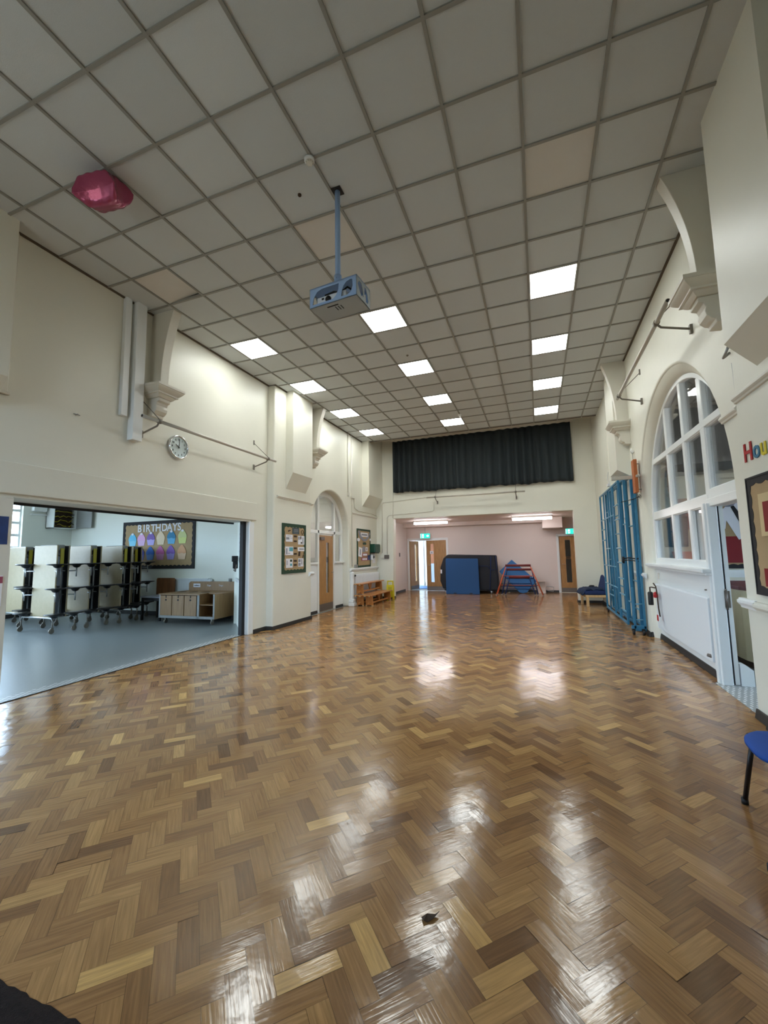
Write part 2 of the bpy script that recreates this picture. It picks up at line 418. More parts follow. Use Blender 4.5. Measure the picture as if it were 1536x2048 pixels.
# dining room floor, thresholds
b = MB(); b.box(-13.4, 0.5, -0.12, -5.27, 9.2, -0.001); struct('floor', b, 'vinyl')
b = MB(); b.box(-5.46, 2.73, -0.001, -5.275, 6.50, 0.004); struct('trim_1', b, 'plate')
b = MB(); b.box(-5.275, 2.73, -0.001, -5.262, 6.63, 0.007); struct('trim_2', b, 'black')
b = MB(); b.box(2.2, 2.0, -0.12, 8.2, 8.7, -0.001); b.box(1.745, 4.6, -0.12, 2.2, 5.7, -0.002); b.box(1.86, 5.7, -0.12, 2.2, 8.7, -0.002); struct('floor', b, 'vinyl')
b = MB(); b.box(1.73, 4.64, -0.001, 2.36, 5.66, 0.004); struct('trim_3', b, 'plate')
b = MB(); b.box(-7.0, YREC, -0.12, -1.5, 21.0, -0.002); struct('floor', b, 'vinyl')

# ------------------------------------------------------------------ ceiling
GX0, GY0 = -0.55, 1.803
LCELLS = [(-7, r) for r in (6, 9, 12, 15)]+[(-3, r) for r in (6, 9, 12, 15)]+[(1, r) for r in (6, 9, 12, 15)]
def build_ceiling():
    v = []; f = []; tones = []
    xs0, xs1 = XL-0.02, XR+0.02; y0, y1 = YB, 12.08
    cells = set(LCELLS)
    base = (200, 205, 206)
    for i in range(-9, 5):
        for r in range(-8, 19):
            xa = max(xs0, GX0+.6*i); xb = min(xs1, GX0+.6*(i+1)); ya = max(y0, GY0+.6*r); yb = min(y1, GY0+.6*(r+1))
            if xa >= xb or ya >= yb or (i, r) in cells: continue
            o = len(v); z = CEIL+0.008
            dz = [0, 0, 0, 0]
            if (i, r) == (-7, 3): dz = [0, 0, 0.06, 0.0]
            v += [(xa, ya, z+dz[0]), (xb, ya, z+dz[1]), (xb, yb, z+dz[2]), (xa, yb, z+dz[3])]
            f.append((o, o+3, o+2, o+1))
            k = random.gauss(1.0, 0.012); c = [x*k for x in base]
            if (i, r) in ((1, 3), (-3, 3), (-7, 3)): c = [c[0]*1.06, c[1]*1.02, c[2]*0.985]
            if (i, r) == (-4, 1): c = [x*1.05 for x in c]
            tones.append(rgb(*c))
    me = bpy.data.meshes.new('ceiling'); me.from_pydata(v, [], f); me.materials.append(M['tile'])
    ca = me.color_attributes.new('tone', 'FLOAT_COLOR', 'CORNER')
    for p in me.polygons:
        for li in p.loop_indices: ca.data[li].color = tones[p.index]
    o = bpy.data.objects.new('ceiling', me); C.objects.link(o); o['kind'] = 'structure'
    g = MB(); w = 0.013
    for i in range(-8, 5):
        x = GX0+.6*i
        if xs0 < x < xs1: g.box(x-w, y0, CEIL-0.006, x+w, y1, CEIL+0.03)
    for r in range(-7, 18):
        y = GY0+.6*r
        if y0 < y < y1: g.box(xs0, y-w, CEIL-0.005, xs1, y+w, CEIL+0.029)
    g.build('ceiling_grid', 'tbar', o)
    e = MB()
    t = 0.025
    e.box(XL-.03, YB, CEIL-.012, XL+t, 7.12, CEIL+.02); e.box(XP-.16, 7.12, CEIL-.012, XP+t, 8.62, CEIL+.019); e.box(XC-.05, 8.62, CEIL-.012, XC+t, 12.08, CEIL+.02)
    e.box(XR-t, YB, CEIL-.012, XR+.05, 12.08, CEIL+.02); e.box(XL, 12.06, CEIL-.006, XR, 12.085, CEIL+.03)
    e.build('edge_trim', 'browntrim', o)  # brown strip along the ceiling perimeter
    # lid over the tiles and roof over the far void
    e = MB(); e.box(XL-.3, YB-.1, CEIL+.35, XR+.3, 12.08, CEIL+.4); e.box(XL-.3, 12.08, 6.2, XR+.3, YF+.3, 6.3); e.box(XL-.3, 12.10, CEIL+.0, XR+.3, 12.14, 6.25)
    e.build('void_lining', 'trimc', o)
build_ceiling()

# ------------------------------------------------------------------ left wall
b = MB()
# main part with the big opening (2.73 .. 6.63, head 2.13)
out = [(YB, 0), (2.73, 0), (2.73, 2.13), (6.63, 2.13), (6.63, 0), (7.14, 0), (7.14, 6.2), (YB, 6.2)]
b.prism(out, 'x', XL, XL-0.12); b.box(XL-.46, 2.60, 2.131, XL-.118, 6.66, 3.45)
b.prism([(6.63, 0), (7.16, 0), (7.16, 2.5), (6.63, 2.5)], 'x', XL+.004, XL-.02)
w1 = struct('wall_left', b, 'wall')
b = MB(); b.prism([(7.12, 0), (8.62, 0), (8.62, 6.2), (7.12, 6.2)], 'x', XP, XL-0.36); b.build('pilaster', 'wall', w1, bevel=0.03, seg=3)
b = MB()
cy, cz, ro = 9.87, 2.09, 1.08
out = [(8.60, 0), (cy-ro, 0)]+arc(cy, cz, ro, 180, 0, 28)+[(cy+ro, 0), (YF+.2, 0), (YF+.2, 6.2), (8.60, 6.2)]
b.prism(out, 'x', XC, XC-0.36, smooth=False)
o = b.build('arch_bay', 'wall', w1, bevel=0.045, seg=4)

# beam over the opening
b = MB(); b.box(XL-.02, 2.45, 2.16, XL+.03, 6.76, 2.50); b.build('beam', 'wall', w1, bevel=0.008)
# picture rails
def moulding(x, y0, y1, z, nm, parent, sgn=1, h=0.06, d=0.035, m='trimc'):
    b = MB()
    prof = [(0, 0), (d*.45, 0.004), (d*.55, h*.28), (d*.8, h*.4), (d, h*.55), (d, h*.8), (d*.75, h*.85), (d*.7, h), (0, h)]
    b.prism([(x+sgn*p[0], z+p[1]) for p in prof], 'y', y0, y1); return b.build(nm, m, parent)
moulding(XP, 7.22, 8.50, 2.66, 'picture_rail', w1); moulding(XP, 8.54, 8.64, 2.64, 'picture_rail', w1, h=.05, d=.06)
moulding(XC, 11.15, YF, 2.66, 'picture_rail', w1)
moulding(XC, 10.96, YF, 0.98, 'dado_rail', w1, h=0.09, d=0.07, m='white')
moulding(XP, 8.50, 8.68, 0.98, 'dado_rail', w1, h=0.10, d=0.06, m='white')
# box columns with sloping undersides
def boxcol(y0, y1, xw, xb, z1, z2, nm='trim_4'):
    b = MB()
    b.prism([(xw, z2), (xb, z1), (xb, CEIL+.3), (xw, CEIL+.3)], 'y', y0, y1)
    return struct(nm, b, 'wall')
boxcol(7.55, 8.37, XP-.05, -4.85, 3.24, 2.80, 'trim_4')
boxcol(1.55, 2.50, XL-.05, -4.99, 3.33, 3.0, 'trim_5')
b = MB(); b.box(XL-.02, 2.0, 3.2, XL+.035, 2.62, 3.235); b.box(XL-.02, 2.0, 3.2, XL+.02, 2.60, CEIL); struct('trim_6', b, 'trimc', bevel=.006)
# corner box column, tucked in the far left corner
b = MB(); b.prism([(XC-.05, 2.90), (-4.90, 3.32), (-4.90, 5.9), (XC-.05, 5.9)], 'y', 11.95, YF); struct('trim_7', b, 'wall')
# the long pipe boxings
b = MB(); b.box(XL-.02, 3.98, 3.07, XL+.10, 4.13, CEIL+.01); struct('trim_8', b, 'white', bevel=.004)
b = MB(); b.box(XL-.02, 3.84, 3.38, XL+.055, 3.93, CEIL+.01); struct('trim_9', b, 'white', bevel=.004)

# curved roof ribs on corbels
def rib(y0, y1, xw, sgn, zb, top=0.43, nm='trim_10'):
    r = sroot(nm, (xw, (y0+y1)/2, zb))
    b = MB(); n = 16
    pts = [(xw-sgn*.05, zb)]
    for i in range(n+1):
        t = i/n; pts.append((xw+sgn*(0.20+(top-0.20)*(t**2.1)), zb+(CEIL+.01-zb)*t))
    pts.append((xw-sgn*.05, CEIL+.01))
    b.prism(pts, 'y', y0, y1); b.build('rib', 'trimc', r, bevel=0.004)
    # abacus: stacked steps
    ym = (y0+y1)/2
    for st in ((0.23, 0.36, -0.035, 0.0), (0.222, 0.35, -0.105, -0.035, .168, .285), (0.175, 0.295, -0.125, -0.105), (0.15, 0.27, -0.17, -0.125, .115, .235)):
        hw, d, z0, z1 = st[:4]; h2, d2 = (st[4], st[5]) if len(st) > 4 else (hw, d); q = MB(); xa = xw-sgn*.03
        N_ = 6 if len(st) > 4 else 1
        for i in range(N_):
            f0 = i/N_; f1 = (i+1)/N_; g0 = math.sin(f0*PI/2); g1 = math.sin(f1*PI/2)
            ha, da, hb, db = h2+(hw-h2)*g0, d2+(d-d2)*g0, h2+(hw-h2)*g1, d2+(d-d2)*g1
            za_, zb_ = zb+z0+(z1-z0)*f0, zb+z0+(z1-z0)*f1
            q.hexa([(xa, ym-ha, za_), (xw+sgn*da, ym-ha, za_), (xw+sgn*da, ym+ha, za_), (xa, ym+ha, za_)], [(xa, ym-hb, zb_), (xw+sgn*db, ym-hb, zb_), (xw+sgn*db, ym+hb, zb_), (xa, ym+hb, zb_)])
        q.build('corbel_moulding', 'trimc', r)
    # scroll bracket
    prof = [(0, -.17), (.22, -.17), (.225, -.215), (.18, -.23), (.165, -.27), (.175, -.31), (.165, -.35), (.13, -.385), (.10, -.395), (.095, -.43), (0, -.44)]
    q = MB(); q.prism([(xw+sgn*p[0], zb+p[1]) for p in prof], 'y', ym-.095, ym+.095); q.build('scroll', 'trimc', r, bevel=.004)
    return r
rib(4.30, 4.44, XL, 1, 3.92, .42, 'trim_10')
rib(8.72, 8.86, XC, 1, 4.03, .40, 'trim_11')
rib(4.40, 4.54, XR, -1, 3.92, .42, 'trim_12')
rib(8.70, 8.84, XR, -1, 3.86, .40, 'trim_13')

# left arch door (door_1)
d1 = sroot('door_1', (XC-.2, cy, 0))
xw = XC-.21; xi = xw-.05
ri = 0.98
b = MB()
# solid low side panels
b.box(xw, cy-ro-.02, 0, xi, cy-.37, 1.24); b.box(xw, cy+.51, 0, xi, cy+ro+.02, 1.24)
b.build('side_panel', 'white', d1)
b = MB(); b.box(xw-.02, cy-ro-.02, 1.24, xw+.06, cy-.40, 1.285); b.box(xw-.02, cy+.56, 1.24, xw+.06, cy+ro+.02, 1.285); b.build('sill', 'white', d1, bevel=.006)
def archframe(cy_, cz_, r0, r1, x0, x1, yl=None):
    b = MB(); n = 32; a = arc(cy_, cz_, r0, 180, 0, n); c = arc(cy_, cz_, r1, 180, 0, n)
    vs = [(x0, p[0], p[1]) for p in a]+[(x0, p[0], p[1]) for p in c]+[(x1, p[0], p[1]) for p in a]+[(x1, p[0], p[1]) for p in c]
    N_ = n+1; fs = []
    for i in range(n):
        fs += [(i, i+1, N_+i+1, N_+i), (2*N_+i, 3*N_+i, 3*N_+i+1, 2*N_+i+1), (i, 2*N_+i, 2*N_+i+1, i+1), (N_+i, N_+i+1, 3*N_+i+1, 3*N_+i)]
    fs += [(0, N_, 3*N_, 2*N_), (n, 2*N_+n, 3*N_+n, N_+n)]
    b.add(vs, fs)
    return b
b = archframe(cy, cz, ri-.03, ro+.04, xw+.01, xi)
b.box(xw+.01, cy-ro-.04, 1.28, xi, cy-ri+.03, cz); b.box(xw+.01, cy+ri-.03, 1.28, xi, cy+ro+.04, cz)
b.box(xw+.015, cy-ri, 2.03, xi, cy+ri, 2.12)
def mull(b, y, w, z0, z1, x0=xw+.015, x1=None): b.box(x0, y-w/2, z0, xi if x1 is None else x1, y+w/2, z1)
zt = lambda y: cz+math.sqrt(max(0, (ri-.02)**2-(y-cy)**2))
mull(b, 9.515, .09, 0, zt(9.515)); mull(b, 10.415, .09, 0, zt(10.415))
b.build('door_frame', 'white', d1, bevel=.006)
g = MB(); g.prism([(cy-ri, 1.27)]+arc(cy, cz, ri, 180, 0, 24)+[(cy+ri, 1.27)], 'x', xw-.022, xw-.028); g.build('glazing', 'glass', d1)
b = MB(); dx = xw-.015
b.box(dx, 9.56, .01, dx-.045, 10.37, 1.99)
# vision panel cut: build leaf of four boxes instead
b = MB(); y0, y1 = 9.56, 10.37; v0, v1 = 9.985, 10.14
b.box(dx, y0, .01, dx-.045, v0, 1.99); b.box(dx, v1, .01, dx-.045, y1, 1.99); b.box(dx, v0, .01, dx-.045, v1, .46); b.box(dx, v0, 1.80, dx-.045, v1, 1.99)
lf = b.build('door_leaf', 'oak', d1)
b = MB(); b.box(dx-.02, v0, .46, dx-.026, v1, 1.80); b.build('vision_panel', 'glass_s', lf)
b = MB(); b.box(dx+.003, y0+.01, .02, dx, y1-.01, .20); b.build('kick_plate', 'kick', lf)
b = MB(); b.cyl((dx, 10.30, 1.0), (dx+.05, 10.30, 1.0), .01); b.cyl((dx+.05, 10.31, 1.0), (dx+.05, 10.20, 1.0), .01); b.build('door_handle', 'chrome', lf)
b = MB(); b.box(dx, 9.62, 1.86, dx+.05, 9.82, 1.93); b.box(dx+.02, 9.6, 1.93, dx+.035, 9.85, 1.945); b.build('door_closer', 'kick', lf)
b = MB(); b.box(xw+.05, 9.56, 0.0, xi-.05, 10.37, .012); b.build('threshold', 'steel', d1)
# the corridor behind the left arch door
b = MB(); b.box(-8.6, 8.55, 0, -8.5, 13.2, 3.4); b.box(-8.6, 8.45, 0, XL-.36, 8.55, 3.4); b.box(-8.6, 13.1, 0, XC-.36, 13.2, 3.4); b.box(-8.6, 8.45, 3.3, XC-.36, 13.2, 3.4); struct('wall_corridor', b, 'wall_d')
b = MB(); b.box(-8.6, 8.45, -.1, -5.27, 13.2, -.002); struct('floor', b, 'vinyl')

# ------------------------------------------------------------------ right wall
XW = 1.83
ay, az, ar = 6.46, 2.0, 1.82
b = MB()
out = [(4.35, 0), (4.64, 0)]+[(4.64, 1.9)]+arc(ay, az, ar, 180, 0, 36)+[(8.28, 1.9), (8.28, 0), (YF+.2, 0), (YF+.2, 6.2), (4.35, 6.2)]
b.prism(out, 'x', XR, XR+0.30)
w2 = struct('wall_right', b, 'wall', bevel=0.04, seg=4)
def splay(cy_, cz_, r0, r1, x0, x1, zb, parent):
    b = MB(); n = 48; vs = []; fs = []; K = 5
    prof = [(x0+(x1-x0)*(k/K), r1+(r0-r1)*(1-k/K)**2) for k in range(K+1)]
    path = [(-1, zb)]+[(a, None) for a in range(n+1)]+[(1, zb)]
    for x, r in prof:
        vs.append((x, cy_-r, zb))
        for i in range(n+1): t = PI-PI*i/n; vs.append((x, cy_+r*math.cos(t), cz_+r*math.sin(t)))
        vs.append((x, cy_+r, zb))
    L_ = n+3
    for k in range(K):
        for i in range(L_-1): fs.append((k*L_+i, k*L_+i+1, (k+1)*L_+i+1, (k+1)*L_+i))
    b.add(vs, fs, 0, True); return b.build('splayed_reveal', 'wall', parent)
splay(ay, az, ar+.015, 1.70, XR+.015, XW+.01, 0, w2)
b = MB(); b.prism([(YB, 0), (4.35, 0), (4.35, 6.2), (YB, 6.2)], 'x', XR-.035, XR+.3); b.build('near_bay', 'wall', w2, bevel=.01)
moulding(XR, 4.38, 4.73, 2.63, 'picture_rail', w2, -1, h=.07, d=.035); moulding(XR-.035, 2.0, 4.34, 2.70, 'picture_rail', w2, -1, h=.07, d=.035)
moulding(XR, 4.38, 4.68, .93, 'dado_rail', w2, -1, h=.09, d=.05, m='white'); moulding(XR-.035, 1.0, 4.30, .93, 'dado_rail', w2, -1, h=.09, d=.05, m='wall')
moulding(XR, 8.26, 9.6, .97, 'dado_rail', w2, -1, h=.09, d=.05, m='white')
boxcol(3.05, 3.93, XR+.03, 1.47, 3.08, 2.80, 'trim_14')
boxcol(8.84, 9.66, XR+.03, 1.47, 2.98, 2.82, 'trim_15')
b = MB(); b.box(XR-.10, 10.6, 0, XR+.02, YF, 6); struct('trim_16', b, 'wall', bevel=.02)

# window_1: the big arched screen
w = sroot('window_1', (XW, ay, 0))
x0, x1 = XW, XW+.075
rr = 1.70
b = archframe(ay, az, rr-.06, ar+.03, x0, x1)
b.box(x0, 8.08, 0, x1, 8.31, az)
zt2 = lambda y: az+math.sqrt(max(0, (rr-.04)**2-(y-ay)**2))
YA, YBm, YC = 7.08, 6.35, 5.68
for y, wd in ((YA, .095), (YBm, .095), (YC, .13)): b.box(x0+.004, y-wd/2, 1.26 if y > 5.7 else 0, x1, y+wd/2, zt2(y))
b.box(x0+.002, ay-rr+.02, 2.0, x1, YC, 2.13); b.box(x0+.002, YC, 1.95, x1, 8.1, 2.08)
b.box(x0+.002, ay-rr+.1, 2.84, x1, ay+rr-.1, 2.93)
b.box(x0+.001, 5.62, 1.20, x1, 8.1, 1.32)
b.build('window_frame', 'white', w, bevel=.008)
# slim glazing beads throw the fine inner edges
b = MB()
def bead(ya, yb, za, zb):
    t = .018; xx0, xx1 = x0+.018, x0+.05
    b.box(xx0, ya, za, xx1, yb, za+t); b.box(xx0, ya, zb-t, xx1, yb, zb); b.box(xx0, ya, za, xx1, ya+t, zb); b.box(xx0, yb-t, za, xx1, yb, zb)
cols = [(YC+.06, YBm-.045), (YBm+.045, YA-.045), (YA+.045, 8.09)]
for ya, yb in cols: bead(ya, yb, 1.31, 1.96); bead(ya, yb, 2.075, 2.85) if yb < 8 else None
bead(4.86, YC-.06, 2.12, 2.85)
b.build('glazing_bead', 'white', w)
g = MB(); g.prism([(YC, 1.28), (YC, 2.06), (ay-rr+.02, 2.06)]+arc(ay, az, rr-.02, 178, 0, 30)+[(8.14, 1.28)], 'x', x0+.05, x0+.056); g.build('window_pane', 'glass', w)
b = MB(); b.box(XR-.01, 5.62, 1.19, XW+.03, 8.27, 1.235); b.box(XR+.02, 5.62, 1.16, XW+.03, 8.27, 1.19); b.build('window_sill', 'white', w, bevel=.008)
b = MB(); b.box(XW-.005, 5.62, 0, XW+.09, 8.30, 1.20); b.build('apron_panel', 'white', w)
# door_2: classroom door folded back behind the frame
d2 = sroot('door_2', (XW+.05, 5.68, 0))
b = MB(); b.box(XW-.05, 5.59, 0, XW+.045, 5.69, 1.97); b.box(XW-.07, 5.63, 0, XW-.04, 5.70, 1.97); b.box(XW-.02, 4.74, 1.93, XW+.14, 5.69, 2.02); b.box(XW-.02, 4.62, 0, XW+.14, 4.76, 2.0)
b.build('door_frame', 'white', d2, bevel=.006)
b = MB(); b.box(XW+.062, 5.61, .01, XW+.105, 6.50, 1.95); lf = b.build('door_leaf', 'white', d2)
b = MB(); b.box(XW+.044, 5.605, .01, XW+.063, 5.625, 1.95); b.build('gap_shade', 'black', d2)  # solid black strip paints the dark of the hinge gap
b = MB(); b.box(XW+.035, 5.59, .82, XW+.085, 5.605, 1.0); b.cyl((XW+.053, 5.588, .80), (XW+.053, 5.588, 1.02), .010); b.build('hinge', 'kick', lf)
b = MB(); b.prism([(1.945, 0), (2.06, 0), (2.06, .17), (1.985, .23), (1.945, .23)], 'y', 5.60, 5.68); b.build('plinth_block', 'white', d2)

# skirtings
def skirt(nm, pts, h=.075, d=.022):
    b = MB()
    for (xa, ya), (xb, yb), (nx, ny) in pts:
        b.hexa([(xa, ya, 0), (xb, yb, 0), (xb+nx*d, yb+ny*d, 0), (xa+nx*d, ya+ny*d, 0)], [(xa, ya, h), (xb, yb, h), (xb+nx*d*.5, yb+ny*d*.5, h), (xa+nx*d*.5, ya+ny*d*.5, h)])
    return struct(nm, b, 'skirt', bevel=.006)
skirt('baseboard_left', [((XL, 6.72), (XL, 7.12), (1, 0)), ((XL, 7.12), (XP, 7.12), (0, -1)), ((XP, 7.10), (XP, 8.64), (1, 0)), ((XP, 8.62), (XC, 8.62), (0, 1)), ((XC, 8.62), (XC, 8.79), (1, 0)), ((XC-.21, 8.80), (XC-.21, 9.46), (1, 0)), ((XC-.21, 10.47), (XC-.21, 10.94), (1, 0)), ((XC, 10.95), (XC, YF), (1, 0)), ((XL, YB), (XL, 2.73), (1, 0))])
skirt('baseboard_right', [((XR-.035, YB), (XR-.035, 4.35), (-1, 0)), ((XR, 4.35), (XR, 4.62), (-1, 0)), ((XW, 5.7), (XW, 8.28), (-1, 0)), ((XR, 8.28), (XW, 8.28), (0, -1)), ((XR, 8.26), (XR, 10.6), (-1, 0)), ((XR-.10, 10.6), (XR-.10, YF), (-1, 0))], h=.085, d=.03)

# ------------------------------------------------------------------ far wall with wide opening
OX0, OX1, OZ = -4.47, 0.98, 2.64
b = MB()
b.prism([(-5.6, 0), (OX0-.11, 0), (OX0-.05, OZ), (OX1, OZ), (OX1, 0), (2.3, 0), (2.3, 6.2), (-5.6, 6.2)], 'y', YF, YF+.25)
w3 = struct('wall_far', b, 'wall', bevel=.01)
skirt('baseboard_far', [((OX1, YF), (XR, YF), (0, -1)), ((OX1, YF), (OX1, YF+.25), (-1, 0)), ((OX0-.11, YF), (OX0-.11, YF+.25), (1, 0)), ((XC, YF), (OX0-.11, YF), (0, -1))], h=.07)
# recess shell
b = MB()
b.box(-5.13, YF+.25, 0, -5.03, YREC, 2.7); b.box(2.2, YF+.25, 0, 2.3, YREC, 2.7)
b.prism([(-5.13, 0), (-4.97, 0), (-4.97, 2.03), (-3.37, 2.03), (-3.37, 0), (0.66, 0), (0.66, 2.03), (1.52, 2.03), (1.52, 0), (2.3, 0), (2.3, 2.75), (-5.13, 2.75)], 'y', YREC, YREC+.12)
struct('wall_recess', b, 'wall_r')
b = MB(); b.box(-5.13, YF+.2, 2.64, 2.3, YREC+.1, 2.75); struct('ceiling', b, 'wall_r')
b = MB(); b.box(-5.03, 15.75, 2.5, 0.14, YREC, 2.64); struct('trim_25', b, 'wall_r')
b = MB(); b.box(0.15, 15.35, 2.27, 0.79, YREC, 2.64); struct('trim_17', b, 'wall_r', bevel=.005)
skirt('baseboard_recess', [((-3.30, YREC), (.60, YREC), (0, -1)), ((-5.03, YF+.25), (-5.03, 15.9), (1, 0))], h=.08)

# door_3: pair of oak doors, left leaf swung out
d3 = sroot('door_3', (-4.17, YREC, 0))
b = MB(); b.box(-5.0, YREC-.03, 0, -4.93, YREC+.14, 2.04); b.box(-3.41, YREC-.03, 0, -3.33, YREC+.14, 2.04); b.box(-5.0, YREC-.03, 1.99, -3.33, YREC+.14, 2.07)
b.build('door_frame', 'white', d3, bevel=.005)
def oak_leaf(parent, w_, h_, T, glass=(0.14, 0.26, .30, 1.82), split=None, hand=1):
    ga, gb, g0, g1 = glass; b = MB(); t = .045
    b.box(0, 0, .01, ga, t, h_, T=T); b.box(gb, 0, .01, w_, t, h_, T=T); b.box(ga, 0, .01, gb, t, g0, T=T); b.box(ga, 0, g1, gb, t, h_, T=T)
    if split: b.box(ga, 0, split[0], gb, t, split[1], T=T)
    lf = b.build('door_leaf', 'oak', parent)
    q = MB(); q.box(ga, .02, g0, gb, .026, g1, T=T); q.build('vision_panel', 'glass_s', lf)
    q = MB(); q.box(.01, -.003, .015, w_-.01, 0, .17, T=T); q.build('kick_plate', 'kick', lf)
    q = MB(); hx = w_-.07 if hand > 0 else .07
    q.cyl((hx, 0, 1.0), (hx, -.05, 1.0), .009, T=T); q.cyl((hx, -.05, 1.0), (hx-hand*.11, -.05, 1.0), .009, T=T); q.build('door_handle', 'chrome', lf)
    return lf
T = Matrix.Translation((-4.22, YREC+.02, 0))
lf = oak_leaf(d3, .80, 1.98, T, glass=(.17, .30, .34, 1.84), hand=-1)
b = MB(); b.box(-4.07, YREC+.012, 1.44, -3.93, YREC+.018, 1.56); b.build('notice', 'paper', lf)
b = MB(); b.box(-4.03, YREC+.010, 1.475, -3.97, YREC+.012, 1.49); b.box(-4.01, YREC+.010, 1.49, -3.99, YREC+.012, 1.53); b.build('notice_mark', 'black', lf)
T = Matrix.Translation((-4.90, YREC+.06, 0)) @ Matrix.Rotation(math.radians(80), 4, 'Z')
oak_leaf(d3, .78, 1.98, T, glass=(.42, .56, .34, 1.84), hand=1)
# door_4: single oak door on the right of the recess
d4 = sroot('door_4', (1.1, YREC, 0))
b = MB(); b.box(.60, YREC-.03, 0, .68, YREC+.14, 2.04); b.box(1.50, YREC-.03, 0, 1.58, YREC+.14, 2.04); b.box(.60, YREC-.03, 2.0, 1.58, YREC+.14, 2.08); b.build('door_frame', 'white', d4, bevel=.005)
T = Matrix.Translation((.69, YREC+.02, 0))
lf = oak_leaf(d4, .81, 1.99, T, glass=(.19, .36, .36, 1.86), split=(1.18, 1.27), hand=-1)
b = MB(); b.box(1.28, YREC-.03, 1.86, 1.46, YREC+.02, 1.93); b.build('door_closer', 'grey', lf)
b = MB(); b.box(.89, YREC+.018, 1.185, 1.04, YREC+.021, 1.265); b.build('dark_strip', 'brownp', lf)
# lobby behind the recess doors
b = MB(); b.box(-7.0, 20.9, 0, -1.5, 21.0, 3); b.box(-7.0, YREC+.12, 0, -6.9, 18.2, 3); b.box(-7.0, 18.2, 0, -6.9, 20.9, 2.3); b.box(-1.6, YREC+.12, 0, -1.5, 21, 3); b.box(-7.0, YREC+.12, 2.9, -1.5, 21, 3.0)  # slot above the left side wall is added to pass daylight
struct('wall_lobby', b, 'wall_r')
b = MB(); b.box(.3, 17.6, 0, 2.3, 17.7, 2.6); b.box(.3, YREC+.12, 0, .4, 17.7, 2.6); b.box(2.2, YREC+.12, 0, 2.3, 17.7, 2.6); b.box(.3, YREC+.12, 2.5, 2.3, 17.7, 2.6); b.box(.3, YREC+.12, -.1, 2.3, 17.7, 0)
struct('wall_store', b, 'white')
d5 = sroot('door_5', (-4.6, 18.95, 0))
b = MB(); b.box(-5.35, 18.9, 0, -5.05, 19.0, 2.1); b.box(-4.98, 18.9, 0, -4.86, 18.97, 2.1); b.box(-5.4, 18.9, 2.05, -4.0, 19.0, 2.2); b.build('door_frame', 'white', d5, bevel=.01)
b = MB(); b.box(-4.82, 18.93, 1.0, -4.1, 18.97, 2.03); b.build('upper_panel', 'orangewood', d5)
b = MB(); b.box(-4.82, 18.93, .15, -4.1, 18.97, 1.0); b.build('lower_panel', 'brickw', d5)
b = MB(); b.box(-5.0, 16.95, 0, -4.3, 18.3, .012); tag(b.build('door_mat', 'bluemat2'), 'pale blue mat on the lobby floor beyond the open oak door', 'mat')

# ------------------------------------------------------------------ back wall (behind camera) with tall windows
b = MB()
def wall_with_holes(b, u0, u1, z0, z1, holes, axis, a0, a1):
    us = sorted({u0, u1}|{h[0] for h in holes}|{h[1] for h in holes}); zs = sorted({z0, z1}|{h[2] for h in holes}|{h[3] for h in holes})
    for i in range(len(us)-1):
        for j in range(len(zs)-1):
            cu, czz = (us[i]+us[i+1])/2, (zs[j]+zs[j+1])/2
            if any(h[0] < cu < h[1] and h[2] < czz < h[3] for h in holes): continue
            if axis == 'y': b.box(us[i], a0, zs[j], us[i+1], a1, zs[j+1])
            else: b.box(a0, us[i], zs[j], a1, us[i+1], zs[j+1])
wh = [(-4.9, -2.9, 1.5, 4.3)]
wall_with_holes(b, -5.6, 2.1, 0, 6.2, wh, 'y', YB-.3, YB)
struct('wall_back', b, 'wall')
def bars(nm, hs, axis, a, nx=2, nz=4):
    r = sroot(nm, (0, 0, 0)); b = MB()
    for (u0, u1, z0, z1) in hs:
        t = .035
        for i in range(nx+1):
            u = u0+(u1-u0)*i/nx
            b.box(*((u-t, a-.05, z0, u+t, a, z1) if axis == 'y' else (a-.05, u-t, z0, a, u+t, z1)))
        for i in range(nz+1):
            z = z0+(z1-z0)*i/nz
            b.box(*((u0, a-.048, z-t, u1, a-.002, z+t) if axis == 'y' else (a-.048, u0, z-t, a-.002, u1, z+t)))
    b.build('window_frame', 'white', r)
    g = MB()
    for (u0, u1, z0, z1) in hs: g.box(*((u0, a-.03, z0, u1, a-.025, z1) if axis == 'y' else (a-.03, u0, z0, a-.025, u1, z1)))
    g.build('window_pane', 'glass', r); return r
bars('window_2', wh, 'y', YB-.1)

# ------------------------------------------------------------------ dining room shell
b = MB()
XD = -12.75
dh = [(0.9, 2.8, 0.9, 3.1), (3.0, 5.1, 0.9, 3.1), (5.4, 6.95, 1.8, 3.1)]  # the two nearer windows are unseen, widened to bring in more daylight
dh2 = [(-12.2, -10.4, 0.9, 3.0)]  # unseen window added to brighten the dining room
wall_with_holes(b, .5, 8.3, 0, 3.4, dh, 'x', XD-.25, XD)
b.box(XD-.25, 8.2, 0, -6.35, 8.32, 3.4)
b.box(-6.4, 7.62, 0, -6.3, 8.3, 3.4)
wall_with_holes(b, XD-.25, XL-.10, 0, 3.4, dh2, 'y', .4, .5)
struct('wall_dining', b, 'wall_d')
b = MB(); b.prism([(-6.35, 7.64), (-5.42, 6.68), (-5.30, 6.66), (-5.30, 8.5), (-6.35, 8.5)], 'z', 0, 3.4); w5 = struct('wall_pier', b, 'wall_d')
b = MB()
b.hexa([(-6.34, 7.61, .93), (-5.66, 6.86, .93), (-5.62, 6.83, .93), (-6.32, 7.56, .93)], [(-6.34, 7.61, 1.0), (-5.66, 6.86, 1.0), (-5.60, 6.80, 1.0), (-6.30, 7.53, 1.0)]); b.build('dado_rail', 'white', w5)
b = MB(); b.box(XD-.25, .4, 3.3, XL-.10, 8.32, 3.4); struct('ceiling', b, 'wall_d')
